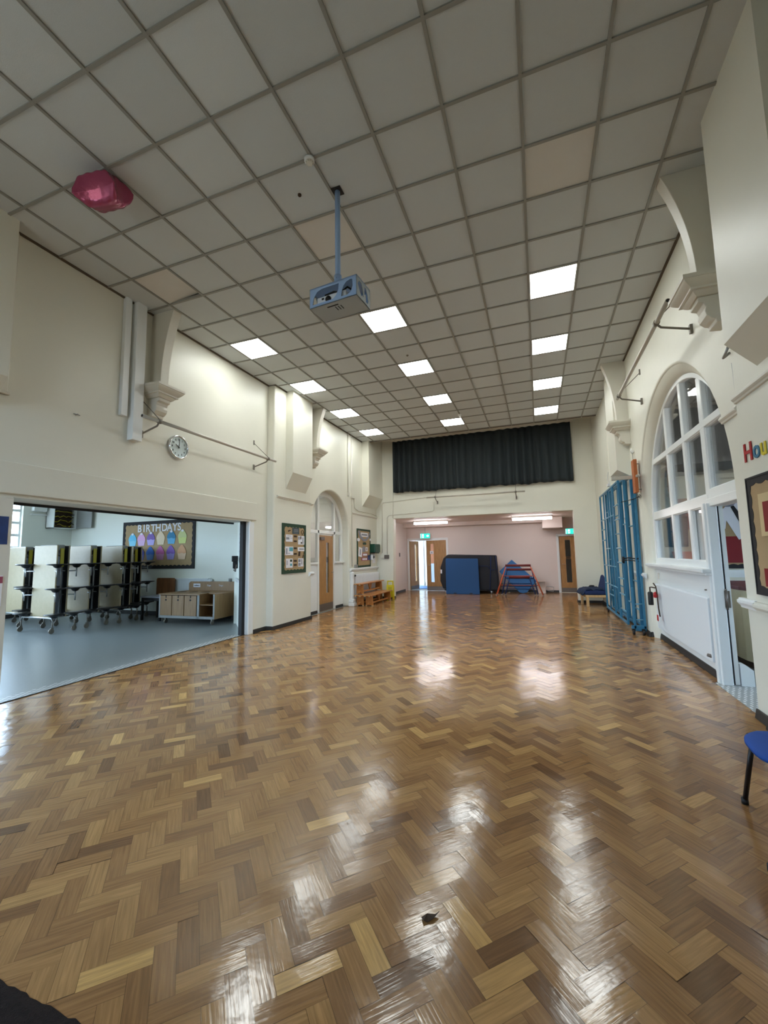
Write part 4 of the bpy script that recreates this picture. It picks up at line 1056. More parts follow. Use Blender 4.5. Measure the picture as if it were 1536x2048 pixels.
cutout('white rosette on the left edge of the far left board', [(155, 330), (185, 310), (215, 330), (220, 370), (195, 400), (160, 390)], 'rosette', 'paper', U2, Z2, B2+.003, cat='rosette')
cutout('white rosette on the right edge of the far left board', [(445, 320), (470, 305), (490, 330), (480, 365), (450, 365)], 'rosette', 'paper', U2, Z2, B2+.003, cat='rosette')
cutout('dark arch-shaped card at the far left board centre', [(285, 440), (305, 415), (350, 410), (370, 440), (365, 475), (290, 475)], 'arch_card', 'bordergreen', U2, Z2, B2)
# towel dispenser and small things beside it
r = thing('towel_dispenser', 'dark green paper towel dispenser right of the far left board', 'dispenser', (XC, 12.70, 1.65))
b = MB(); b.box(XC, 12.50, 1.52, XC+.20, 12.96, 1.80); b.build('case', 'green', r, bevel=.03, seg=3)
b = MB(); b.box(XC+.02, 12.53, 1.495, XC+.17, 12.93, 1.525); b.build('tray', 'black', r)
sheet('white instruction sheet below the green towel dispenser', 'notice', XC, 1, 12.72, 12.98, 1.18, 1.48, 'paper', ((.1, .9, .55, .75, 'paperg'),), nm='notice')
r = thing('soap_dispenser', 'small white soap dispenser with dark window below towel dispenser', 'dispenser', (XC, 12.60, 1.36))
b = MB(); b.box(XC, 12.55, 1.28, XC+.09, 12.66, 1.46); b.build('case', 'white', r, bevel=.015, seg=2)
b = MB(); b.box(XC+.088, 12.57, 1.33, XC+.092, 12.64, 1.42); b.build('window', 'paperd', r)
b = MB(); b.box(XC, 11.28, 1.08, XC+.045, 11.46, 1.17); tag(b.build('socket', 'grey', bevel=.004), 'grey double socket on the dado at the board foot', 'socket')

# ------------------------------------------------------------------ radiators
def radiator(label, x, sgn, y0, y1, z0, z1, valve=None, flutes=True):
    r = thing('radiator', label, 'radiator', (x, (y0+y1)/2, z0))
    b = MB(); b.box(x, y0, z0, x+sgn*.018, y1, z1)
    if flutes:
        n = int((y1-y0)/.045)
        for k in range(n):
            y = y0+.03+(y1-y0-.06)*k/(n-1); b.box(x+sgn*.018, y-.011, z0+.04, x+sgn*.022, y+.011, z1-.05)
    b.build('panel', 'rad', r, bevel=.003)
    b = MB(); b.box(x-sgn*.06, y0+.005, z1-.03, x+sgn*.014, y1-.005, z1+.006); b.build('top_grille', 'rad', r, bevel=.004)
    b = MB(); b.box(x-sgn*.06, y0-.002, z0, x+sgn*.01, y0+.006, z1); b.box(x-sgn*.06, y1-.006, z0, x+sgn*.01, y1+.002, z1); b.box(x-sgn*.062, y0, z0, x-sgn*.052, y1, z1-.03); b.build('rear_panel', 'rad', r)
    if valve:
        y, z, dy = valve
        b = MB(); b.cyl((x-sgn*.02, y, z), (x-sgn*.02, y+dy, z), .011); b.tube([(x-sgn*.02, y+dy, z), (x-sgn*.02, y+dy, z-.10), (x-sgn*.02, y+dy*1.6, z-.13), (x-sgn*.02, y+dy*4, z-.13)], .010); b.build('pipe', 'white', r)
        b = MB(); b.cyl((x-sgn*.01, y+dy*.9, z+.03), (x+sgn*.05, y+dy*.9, z+.05), .022, .018); b.build('valve', 'kick', r)
    return r
radiator('long white radiator under the big arched window', XR+.07, -1, 5.74, 8.02, .20, .90, (5.84, .22, -.06), flutes=False)
radiator('white ribbed radiator behind the wooden benches', XC+.08, 1, 11.17, 13.06, .16, .88, None)
b = MB(); b.cyl((XC+.06, 11.13, .86), (XC+.12, 11.13, .86), .028); tag(b.build('radiator_valve', 'black'), 'black radiator valve cap at the top left of the bench radiator', 'valve')
# boxed pipe with stepped base, right of left arch
b = MB(); b.box(XC-.02, 10.97, 0, XC+.10, 11.12, .98); struct('trim_23', b, 'white', bevel=.05, seg=4)
b = MB(); b.box(XC-.03, 10.92, .0, XC+.155, 11.14, .10); b.box(XC-.03, 10.93, .10, XC+.13, 11.13, .17); b.box(XC-.03, 10.94, .17, XC+.145, 11.135, .21); struct('trim_24', b, 'white', bevel=.02, seg=3)

# ------------------------------------------------------------------ benches
def make_bench():
    r = thing('balance_bench', '', 'bench', (0, 0, 0)); L_ = 1.85
    b = MB(); b.box(-.12, 0, .285, .12, L_, .315); b.build('seat_plank', 'pine', r, bevel=.006, world=False)
    for y in (.16, L_-.20):
        q = MB(); q.prism([(-.115, .0), (-.07, .0), (-.06, .025), (.06, .025), (.07, 0), (.115, 0), (.115, .06), (.10, .285), (-.10, .285), (-.115, .06)], 'y', y, y+.03); q.build('end_support', 'pine', r, bevel=.003, world=False)
        for s in (-1, 1): q = MB(); q.box(s*.095-.022, y-.006, -.0, s*.095+.022, y+.036, .018); q.build('rubber_foot', 'laminate', r, world=False)
    q = MB(); q.prism([(L_/2-.04, .09), (L_/2+.04, .09), (L_/2+.14, .285), (L_/2-.14, .285)], 'x', -.012, .012); q.build('centre_bracket', 'pine', r, world=False)
    q = MB(); q.box(-.03, .05, .055, .03, L_-.05, .095); q.build('balance_beam', 'pine', r, bevel=.004, world=False)
    q = MB()
    for s in (-1, 1): q.box(s*.06-.02, -.03, .27, s*.06+.02, .02, .30)
    q.build('hook_end', 'laminate', r, bevel=.004, world=False)
    return r
b0 = make_bench(); gp = 'pine balance benches by the far left radiator'
b0.location = (-4.61, 10.98, 0); b0['label'] = 'orange pine bench on the floor, the one nearest the room'; b0['group'] = gp
dup(b0, (-4.885, 10.96, 0), 0, 'orange pine bench on the floor against radiator, under the stacked one', gp)
dup(b0, (-4.90, 10.99, .318), 0, 'orange pine bench stacked on top of the other two', gp)
# yellow floor sign, folded, leaning in corner
r = thing('wet_floor_sign', 'yellow plastic wet floor sign standing folded behind the benches', 'floor sign', (-4.62, 13.0, 0))
for k, yy in enumerate((12.94, 13.03)):
    b = MB(); dy = .035*(1 if k == 0 else -1)
    def fr(xa, xb, za_, zb_, yy=yy, dy=dy):
        f = lambda z: yy+dy*z/.6
        b.hexa([(xa, f(za_), za_), (xb, f(za_), za_), (xb, f(za_)+.015, za_), (xa, f(za_)+.015, za_)], [(xa, f(zb_), zb_), (xb, f(zb_), zb_), (xb, f(zb_)+.015, zb_), (xa, f(zb_)+.015, zb_)])
    fr(-4.75, -4.50, .06, .46); fr(-4.75, -4.71, 0, .06); fr(-4.54, -4.50, 0, .06); fr(-4.73, -4.70, .46, .6); fr(-4.55, -4.52, .46, .6); fr(-4.73, -4.52, .56, .6)
    b.build('panel', 'yellow', r, bevel=.004)
b = MB(); b.box(-4.69, 12.955, .2, -4.56, 12.965, .40); b.build('warning_mark', 'yellowd', r)

# ------------------------------------------------------------------ recess: mats, trolley, trestles
b = MB(); T = Matrix.Translation((0, 15.0, 0)) @ Matrix.Rotation(math.radians(-5), 4, 'X')
b.prism([(-3.21, .02), (-3.19, 0), (-2.04, 0), (-2.02, .02), (-2.055, 1.23), (-2.08, 1.26), (-3.19, 1.28), (-3.22, 1.25)], 'y', 0, .05, T=T)
r = thing('gym_mat', 'flat royal blue gym mat leaning upright against the covered trolley', 'mat', (-2.6, 15.0, 0))
b.build('pad', 'bluemat', r, bevel=.012, seg=2)
b = MB()
for x in (-2.88, -2.32): b.box(x-.05, -.012, .02, x+.05, 0, .05, T=T)
b.build('strap_tab', 'black', r)
r = thing('mat_trolley', 'mat trolley under a black canvas cover with blue edges', 'trolley', (-2.4, 15.6, 0))
b = MB(); b.prism([(-3.38, .16), (-3.48, .45), (-3.46, .95), (-3.34, 1.28), (-3.18, 1.41), (-1.46, 1.36), (-1.44, .95), (-1.40, .12)], 'y', 15.28, 15.85); b.build('cover', 'cover', r, bevel=.04, seg=3)
b = MB(); b.tube([(-1.62, 15.26, 1.32), (-1.64, 15.25, .9), (-1.70, 15.25, .12)], .014, 6); b.tube([(-2.05, 15.265, .98), (-1.74, 15.26, .98), (-1.68, 15.26, .88)], .010, 6); b.tube([(-1.46, 15.27, 1.34), (-1.43, 15.27, .86), (-1.62, 15.27, .84)], .012, 6); b.build('cover_piping', 'navy', r)
b = MB(); b.tube([(-3.32, 15.3, .12), (-1.5, 15.3, .12)], .02, 8); b.tube([(-3.32, 15.8, .12), (-1.5, 15.8, .12)], .02, 8); b.tube([(-1.5, 15.3, .12), (-1.5, 15.8, .12)], .02, 8); b.tube([(-3.32, 15.3, .12), (-3.32, 15.8, .12)], .02, 8); b.build('chassis', 'darkmetal', r)
for x in (-3.28, -1.66):
    for y in (15.34, 15.76):
        b = MB(); b.cyl((x-.015, y, .04), (x+.015, y, .04), .04, seg=16); b.box(x-.02, y-.02, .05, x+.02, y+.02, .12); b.build('caster', 'steel', r)
b = MB(); b.box(-3.455, 15.27, .72, -3.40, 15.285, .86); b.build('label_patch', 'paper', r)

def trestle(label, x0, x1, bx0, bx1, y, h, spread, mm, pm):
    r = thing('gym_trestle', label, 'trestle', ((x0+x1)/2, y, 0), 'nested agility trestles')
    b = MB(); b.cyl((x0, y, h), (x1, y, h), .038, seg=16); b.build('padded_bar', pm, r)
    for (tx, gx) in ((x0+.02, bx0), (x1-.02, bx1)):
        for s in (-1, 1):
            q = MB(); q.cyl((tx, y, h-.02), (gx, y+s*spread, .012), .017, seg=10); lg = q.build('leg', mm, r)
            q = MB(); q.cyl((gx, y+s*spread, 0), (gx, y+s*spread, .03), .022, seg=10); q.build('rubber_foot', 'grey', lg)
    for f in (.35, .68):
        for s in (-1, 1):
            xa = x0+.02+(bx0-x0-.02)*f; xb = x1-.02+(bx1-x1+.02)*f; q = MB()
            if s > 0: q.cyl((xa, y+s*spread*f, h-.02-(h-.03)*f), (xb, y+s*spread*f, h-.02-(h-.03)*f), .013, seg=8); q.build('rung', mm, r)
    q = MB()
    for (tx, gx) in ((x0+.02, bx0), (x1-.02, bx1)):
        f = .6; xx = tx+(gx-tx)*f; q.cyl((xx, y-spread*f, h-.02-(h-.03)*f), (xx, y+spread*f, h-.02-(h-.03)*f), .012, seg=8)
    q.build('side_brace', mm, r)
trestle('tallest trestle, orange red tubes with dark red padded bar', -1.12, -.29, -1.44, .06, 15.05, 1.0, .24, 'orange', 'maroon')
trestle('middle trestle with dark tubes nested inside the orange one', -1.10, -.25, -1.28, -.10, 15.22, .86, .17, 'navy', 'maroon')
trestle('lowest trestle with dark tubes, innermost of the nest', -1.02, -.34, -1.16, -.18, 15.12, .60, .12, 'navy', 'maroon')
r = thing('gym_mat', 'sky blue gym mat standing on one corner behind the trestles', 'mat', (-.75, 15.9, 0))
b = MB(); T = Matrix.Translation((0, 15.70, 0)) @ Matrix.Rotation(math.radians(-8), 4, 'X')
b.prism([(-.95, 1.20), (-1.40, .77), (-.72, .03), (-.60, 0.0), (-.48, .03), (-.12, .44)], 'y', 0, .045, T=T); b.build('pad', 'bluemat2', r, bevel=.014, seg=2)
b = MB(); b.tube([(-1.55, 16.15, .30), (.12, 16.15, .30)], .012, 8); b.tube([(-1.55, 16.15, .22), (.12, 16.15, .22)], .012, 8); tag(b.build('heating_pipes', 'steel'), 'two low heating pipes along the recess wall behind the trestles', 'pipe')
r = thing('storage_tray', 'pale plastic tray standing on end by the trestle feet', 'tray', (.05, 15.9, .0))
b = MB(); b.box(-.12, 15.9, 0, .16, 15.93, .42); b.box(-.12, 15.78, .0, -.10, 15.93, .42); b.box(.14, 15.78, 0, .16, 15.93, .42); b.box(-.12, 15.78, .40, .16, 15.93, .42); b.box(-.12, 15.78, 0, .16, 15.93, .02); b.build('shell', 'wall_r', r, bevel=.01)
b = MB(); b.tube([(.18, 15.75, .26), (.42, 15.78, .22), (.40, 15.8, .08), (.2, 15.78, .1)], .012, 8); b.build('wire_handle', 'grey', r)
b = MB(); b.box(-5.03, 15.2, 1.36, -5.01, 15.29, 1.50); tag(b.build('light_switch', 'kick', bevel=.003), 'small metal light switch on the recess side wall', 'switch')

# ------------------------------------------------------------------ low blue seat with coat
r = thing('low_armchair', 'low blue cushioned seat on a pale beech frame, by the climbing frame', 'chair', (1.3, 12.6, 0))
T = Matrix.Translation((1.38, 12.62, 0)) @ Matrix.Rotation(math.radians(8), 4, 'Z')
b = MB(); b.box(-.34, -.32, .24, .30, .32, .30, T=T); b.build('seat_rail', 'beech', r, bevel=.006)
for sx, sy in ((-1, -1), (-1, 1), (1, -1), (1, 1)):
    q = MB(); q.box(sx*.29-.03, sy*.30-.03, 0, sx*.29+.03, sy*.30+.03, .28, T=T); q.build('leg', 'beech', r, bevel=.005)
b = MB(); b.box(-.36, -.33, .30, .24, .33, .43, T=T); b.build('seat_cushion', 'navy', r, bevel=.04, seg=3)
b = MB(); b.hexa([T @ Vector(p) for p in ((.12, -.33, .40), (.26, -.33, .38), (.26, .33, .38), (.12, .33, .40))], [T @ Vector(p) for p in ((.22, -.31, .80), (.33, -.31, .80), (.33, .31, .80), (.22, .31, .80))]); b.build('back_cushion', 'navy', r, bevel=.04, seg=3)
def lump(T, a, bb, h, sag, m, nm, label, cat, seed=1):
    n = 24; vs = []; fs = []; rnd = random.Random(seed); ph = [rnd.uniform(0, 6) for _ in range(6)]
    for i in range(n+1):
        for j in range(n+1):
            u = -1+2*i/n; v = -1+2*j/n
            e = max(abs(u), abs(v)); z = h*(1-e**6)+.018*math.sin(7*u+ph[0])*math.sin(6*v+ph[1])+.012*math.sin(13*u+ph[2]+4*v)
            if u < -.55: z -= sag*((-.55-u)/.45)**1.3
            vs.append((a*u*(1+.04*math.sin(5*v+ph[3])), bb*v*(1+.05*math.sin(6*u+ph[4])), z))
    for i in range(n):
        for j in range(n): q = i*(n+1)+j; fs.append((q, q+n+1, q+n+2, q+1))
    b = MB(); b.add(vs, fs, 0, True, T); o = b.build(nm, m); sm = o.modifiers.new('thick', 'SOLIDIFY'); sm.thickness = .02
    return tag(o, label, cat)
lump(T @ Matrix.Translation((-.14, 0, .445)), .28, .33, .03, .13, 'coat', 'coat', 'dark navy coat crumpled over the front of the low blue seat', 'coat', 3)
b = MB(); b.lathe([(0, 0), (.06, .0), (.07, .03), (.05, .05), (0, .055)], (1.30, 12.75, .475), 'z', 14); tag(b.build('bag', 'black'), 'small black bundle lying on the coat on the blue seat', 'bag')

# ------------------------------------------------------------------ climbing frame
cf = thing('climbing_frame', 'tall folded blue steel climbing frame standing against the right wall', 'climbing frame', (1.5, 10.0, 0))
def cframe(nm, x, ys, z0, z1, rungs, w_=.04, top=True, parent=cf):
    fr = MB()
    for k, y in enumerate(ys):
        ww = w_ if k in (0, len(ys)-1) else w_*.8
        fr.box(x-ww*.45, y-ww/2, z0, x+ww*.45, y+ww/2, z1)
    if top: fr.box(x-.016, ys[0], z1-.035, x+.016, ys[-1], z1)
    fr.box(x-.018, ys[0], z0, x+.018, ys[-1], z0+.04)
    g = fr.build(nm, 'bluemetal', parent, bevel=.004)
    for (a, c, z) in rungs:
        q = MB(); q.cyl((x, ys[a], z), (x, ys[c], z), .014, seg=8); q.build('rung', 'bluemetal2', g)
    return g
cframe('frame_gate', 1.47, [8.86, 9.50, 9.62, 10.16, 10.80, 11.35], .10, 2.78,
       [(0, 1, .32), (0, 1, .62), (0, 1, .92), (0, 1, 1.22), (0, 1, 1.50), (0, 1, 1.78), (0, 1, 2.06), (0, 1, 2.34), (2, 5, .70), (2, 5, 1.12), (1, 5, 2.18), (3, 4, 1.5), (4, 5, 1.7), (3, 4, .48), (4, 5, 1.95)])
cframe('frame_gate', 1.555, [8.80, 9.15, 10.42, 11.05], .14, 2.80, [(0, 1, .5), (0, 1, 1.95), (2, 3, 1.25), (2, 3, .55), (2, 3, 2.35)], w_=.05)
cframe('frame_gate', 1.62, [8.52, 8.98, 9.9, 10.9], .14, 2.80, [(0, 1, .4), (0, 1, .9), (0, 1, 1.9), (2, 3, .7), (2, 3, 2.2), (0, 1, 2.3)], w_=.05)
# ladder at the near end, lying in the x plane
fr = MB()
for x in (1.505, 1.655): fr.box(x-.018, 8.44, .10, x+.018, 8.48, 2.76 if x > 1.6 else .8)
g = fr.build('ladder_stile', 'bluemetal', cf, bevel=.004)
for k in range(9):
    q = MB(); z = .25+k*.27; q.cyl((1.64, 8.46, z), (1.655 if z > .75 else 1.505, 8.46, z), .012, seg=8); q.cyl((1.655, 8.46, z), (1.625, 8.60, z), .012, seg=8); q.build('rung', 'bluemetal2', g)
b = MB(); b.tube([(1.47, 9.62, .2), (1.47, 10.16, 2.1)], .012, 8); b.tube([(1.47, 10.80, .2), (1.47, 10.16, 1.3)], .012, 8); b.build('diagonal_brace', 'bluemetal', cf)
b = MB(); b.box(1.45, 8.44, .06, 1.67, 8.52, .15); b.build('base_bar', 'bluemetal', cf, bevel=.004)
for x, y in ((1.47, 8.44), (1.62, 8.43), (1.47, 11.3)):
    b = MB(); b.cyl((x-.018, y-.02, .04), (x+.018, y-.02, .04), .04, seg=18); b.box(x-.025, y-.03, .06, x+.025, y+.03, .10, m=0); b.build('caster', 'black', cf)
b = MB(); b.tube([(1.47, 8.84, 1.30), (1.54, 8.78, 1.32), (1.62, 8.50, 1.30), (1.66, 8.45, 1.33)], .012, 8); b.tube([(1.44, 8.86, 1.26), (1.52, 8.76, 1.28), (1.64, 8.49, 1.26)], .010, 8); b.cyl((1.46, 8.84, 1.22), (1.46, 8.84, 1.34), .02); b.build('strap', 'black', cf)
b = MB(); b.tube([(1.50, 8.85, 2.36), (1.62, 8.4, 2.36), (1.68, 8.24, 2.38)], .008, 8); b.tube([(1.68+.015*math.cos(k*PI/4), 8.22, 2.38+.03*math.sin(k*PI/4)) for k in range(8)], .005, 6, closed=True); b.build('wall_hook', 'darkmetal', cf)
# wall fittings above the frame
r = thing('wall_bracket', 'grey steel arm bolted to an orange plank above the climbing frame', 'bracket', (1.66, 8.2, 2.7))
b = MB(); b.box(1.60, 8.11, 2.44, 1.655, 8.29, 3.02); b.build('plank', 'orangewood', r, bevel=.006)
b = MB(); b.box(1.28, 8.26, 2.70, 1.62, 8.32, 2.76); b.box(1.62, 8.05, 2.70, 1.68, 8.12, 2.74); b.build('arm', 'pipe', r, bevel=.004)
b = MB(); b.cyl((1.655, 8.2, 2.95), (XR+.01, 8.2, 2.95), .01); b.cyl((1.655, 8.2, 2.5), (XR+.01, 8.2, 2.5), .01); b.build('fixing_bolt', 'steel', r)
r = thing('cleat_hook', 'white cleat with hanging cord above the orange plank', 'hook', (XR, 8.55, 3.3))
b = MB(); b.box(XR-.03, 8.50, 3.22, XR, 8.60, 3.26); b.tube([(XR-.03, 8.55, 3.30), (XR-.05, 8.52, 3.26), (XR-.03, 8.5, 3.2)], .01, 6); b.build('cleat', 'white', r)
b = MB(); b.tube([(XR-.015, 8.55, 3.22), (XR-.012, 8.56, 2.9), (XR-.012, 8.57, 2.6)], .005, 6); b.build('cord', 'grey', r)
conduit('white vertical conduit behind the climbing frame down to the dado', [(XR-.014, 8.50, 2.48), (XR-.014, 8.56, 1.8), (XR-.014, 8.62, 1.12)], .014, 'white')
b = MB(); b.box(XR-.05, 8.55, 1.08, XR, 8.70, 1.17); tag(b.build('socket', 'grey', bevel=.006), 'grey socket box at foot of the conduit behind the climbing frame', 'socket')
b = MB(); b.tube([(1.46, 9.80+.12*math.sin(k*.55), 2.98+.13*math.cos(k*.55)) for k in range(9)], .006, 6); b.box(1.42, 9.70, 2.80, 1.47, 9.86, 2.85)
tag(b.build('cable_loop', 'white'), 'thin loop of cable on the box column above the climbing frame', 'cable')

# fire extinguisher bits on the corner right of the frame
r = thing('fire_extinguisher', 'small fire extinguisher with dark horn and red tag beside the radiator', 'fire extinguisher', (1.66, 7.95, .4))
ex, ey = 1.655, 7.78
b = MB(); b.lathe([(0, .58), (.035, .58), (.038, .60), (.038, .775), (.02, .79), (0, .79)], (ex-.015, ey+.06, 0), 'z', 16); b.build('horn', 'black', r)
b = MB(); b.tube([(ex-.015, ey+.06, .79), (ex-.015, ey+.06, .86), (ex+.0, ey, .865), (ex+.03, ey-.06, .86)], .010, 8); b.tube([(ex+.02, ey-.02, .93), (ex+.04, ey-.07, .88), (ex+.045, ey-.08, .80), (ex+.05, ey-.09, .55), (ex+.06, ey-.10, .42)], .010, 8); b.build('hose', 'brownp', r)
b = MB(); b.lathe([(0, .70), (.03, .71), (.034, .74), (.03, .78), (0, .80)], (ex+.035, ey-.04, 0), 'z', 14); b.box(ex+.0, ey-.09, .71, ex+.06, ey-.05, .76); b.build('valve_head', 'red', r, bevel=.003)
b = MB(); b.box(ex+.02, ey-.16, .36, ex+.026, ey-.08, .45); b.build('tag', 'red', r)
b = MB(); b.box(ex+.02, ey-.15, .56, ex+.024, ey-.11, .59); b.build('seal', 'paper', r)
b = MB(); b.box(XW-.02, 7.98, .98, XW, 8.06, 1.08); tag(b.build('light_switch', 'trimc', bevel=.004), 'cream light switch under the window sill above the radiator', 'switch')
b = MB(); b.cyl((XW-.01, 5.95, .98), (XW-.03, 5.95, .98), .008); tag(b.build('screw_eye', 'kick'), 'tiny dark screw in the white panel above the radiator', 'screw')

# wall hooks on the right near the box column
for k, (y, z, lab) in enumerate(((4.36, 3.38, 'small white cleat beside the near right box column'), )):
    b = MB(); b.tube([(XR-.01, y, z), (XR-.05, y-.02, z-.01), (XR-.06, y-.10, z+.02)], .010, 8); b.box(XR-.02, y-.06, z-.02, XR, y+.10, z+.02); tag(b.build('cleat_hook', 'white'), lab, 'hook')
b = MB(); b.tube([(XR-.01, 4.42, 3.20), (XR-.06, 4.42, 3.16), (XR-.05, 4.34, 3.22)], .012, 8); tag(b.build('cleat_hook', 'steel'), 'small steel hook just under the white cleat at the column corner', 'hook')
b = MB(); b.tube([(XR-.006, 4.41, 3.10), (XR-.006, 4.40, 2.85), (XR-.006, 4.39, 2.78)], .006, 6); tag(b.build('cord', 'grey'), 'short grey cord hanging below the steel hook on right wall', 'cord')

# ------------------------------------------------------------------ coloured letters and board on the near right wall
xl = XR-.035
r = thing('wall_lettering', 'cut-out coloured letters starting red H, blue o, on near right wall', 'lettering', (xl, 4.2, 2.2))
o = text_ob('letter', 'H', .215, .006, 'red', r, (xl-.006, 4.285, 2.175), (0, -1, 0), (0, 0, 1)); o['label'] = 'red letter H'
o = text_ob('letter', 'o', .205, .006, 'bluemetal', r, (xl-.006, 4.125, 2.175), (0, -1, 0), (0, 0, 1)); o['label'] = 'blue letter o'
o = text_ob('letter', 'u', .205, .006, 'yellow', r, (xl-.006, 4.01, 2.175), (0, -1, 0), (0, 0, 1)); o['label'] = 'yellow letter u'
board('display board with wavy black border on the near right wall', 'x', xl, -1, 2.9, 4.25, 1.10, 2.02, 'borderblack', 9, 8, w_=.06, nm='display_board')
sheet('tan mounted sheet on the near right display board', 'poster', xl-.0225, -1, 3.45, 4.08, 1.55, 1.88, 'tan', ((.0, .9, .1, .8, 'darkred'),))
sheet('dark red sheet low on the near right display board', 'poster', xl-.0225, -1, 3.5, 4.10, 1.16, 1.30, 'darkred')

# ------------------------------------------------------------------ blue chair bottom right
ch = thing('chair', 'bright blue chair with black tube legs at the right edge', 'chair', (1.2, 2.8, 0))
T = Matrix.Translation((1.22, 2.80, 0)) @ Matrix.Rotation(math.radians(-4), 4, 'Z')
n = 20; vs = []; fs = []
def rr_(t, a, bb, p=3.2):
    c, s = math.cos(t), math.sin(t); return (a*abs(c)**(2/p)*(1 if c >= 0 else -1), bb*abs(s)**(2/p)*(1 if s >= 0 else -1))
K = 48
for k in range(7):
    f = (0, .35, .65, .85, .95, 1.0, 1.0)[k]; z = (.452, .452, .451, .448, .442, .432, .418)[k]
    for i in range(K): x, y = rr_(2*PI*i/K, .235*f, .225*f); vs.append((x, y, z+(-.012*(x/.23 < -.7)*(abs(x)/.23)**4)))
for k in range(6):
    for i in range(K): a = k*K+i; c = k*K+(i+1) % K; fs.append((a, c, c+K, a+K))
fs.append(tuple(6*K+i for i in range(K-1, -1, -1)))
b = MB(); b.add(vs, fs, 0, True, T); b.build('seat', 'bluechair', ch)
for (x, y, gx, gy) in ((-.17, .17, -.205, .285), (-.17, -.17, -.285, -.31), (.19, .17, .24, .27), (.19, -.17, .24, -.27)):
    q = MB(); q.cyl(T @ Vector((x, y, .42)), T @ Vector((gx, gy, .012)), .0125, seg=12); lg = q.build('leg', 'darkmetal', ch)
    q = MB(); q.cyl(T @ Vector((gx, gy, 0)), T @ Vector((gx, gy, .03)), .017, seg=12); q.build('rubber_foot', 'black', lg)
b = MB(); b.tube([T @ Vector(p) for p in ((-.19, .19, .415), (.2, .19, .415), (.22, .0, .415), (.2, -.19, .415), (-.19, -.19, .415))], .011, 8); b.build('under_frame', 'darkmetal', ch)
b = MB(); b.hexa([T @ Vector(p) for p in ((.20, -.19, .50), (.235, -.19, .50), (.235, .19, .50), (.20, .19, .50))], [T @ Vector(p) for p in ((.26, -.20, .82), (.285, -.20, .82), (.285, .20, .82), (.26, .20, .82))]); b.build('backrest', 'bluechair', ch, bevel=.02, seg=3)
b = MB(); b.tube([T @ Vector((.21, -.17, .42)), T @ Vector((.25, -.17, .52)), T @ Vector((.285, -.17, .78))], .011, 8); b.tube([T @ Vector((.21, .17, .42)), T @ Vector((.25, .17, .52)), T @ Vector((.285, .17, .78))], .011, 8); b.build('back_tube', 'darkmetal', ch)

# ------------------------------------------------------------------ rug and leaf
r = thing('rug', 'dark fringed rug with pale floral motif, bottom left corner', 'rug', (-2.4, .5, 0))
b = MB(); nx, ny = 60, 40; vs = []; fs = []
for i in range(nx+1):
    for j in range(ny+1):
        x = -3.2+1.83*i/nx; y = -.3+1.335*j/ny; e = (i in (0, nx)) or (j in (0, ny))
        vs.append((x+random.uniform(-.004, .004), y+random.uniform(-.006, .006), .002 if e else .012+random.uniform(0, .003)))
for i in range(nx):
    for j in range(ny): q = i*(ny+1)+j; fs.append((q, q+ny+1, q+ny+2, q+1))
b.add(vs, fs, 0, True); b.build('pile', 'rug', r)
b = MB()
for (x, y, rx, ry, m) in ((-1.80, .905, .035, .018, 0), (-1.70, .90, .022, .016, 1), (-2.1, .85, .04, .03, 0), (-1.75, .70, .05, .02, 0), (-1.6, .62, .03, .03, 1), (-2.0, .55, .05, .03, 1), (-2.3, .9, .03, .03, 1)):
    b.prism([(x+rx*math.cos(k*PI/6), y+ry*math.sin(k*PI/6)) for k in range(12)], 'z', .010, .0165, m)
b.build('motif', ['rugf', 'rugb'], r)
b = MB(); vs = [(-.52, 1.76, .004), (-.50, 1.775, .012), (-.47, 1.79, .006), (-.455, 1.80, .014), (-.47, 1.765, .010), (-.49, 1.745, .004), (-.505, 1.74, .011)]
b.add(vs, [(0, 1, 6), (1, 5, 6), (1, 2, 4), (1, 4, 5), (2, 3, 4)], 0); lf = b.build('dry_leaf', 'leafm'); sm = lf.modifiers.new('t', 'SOLIDIFY'); sm.thickness = .0015
tag(lf, 'small curled dark leaf lying on the parquet in the foreground', 'leaf')

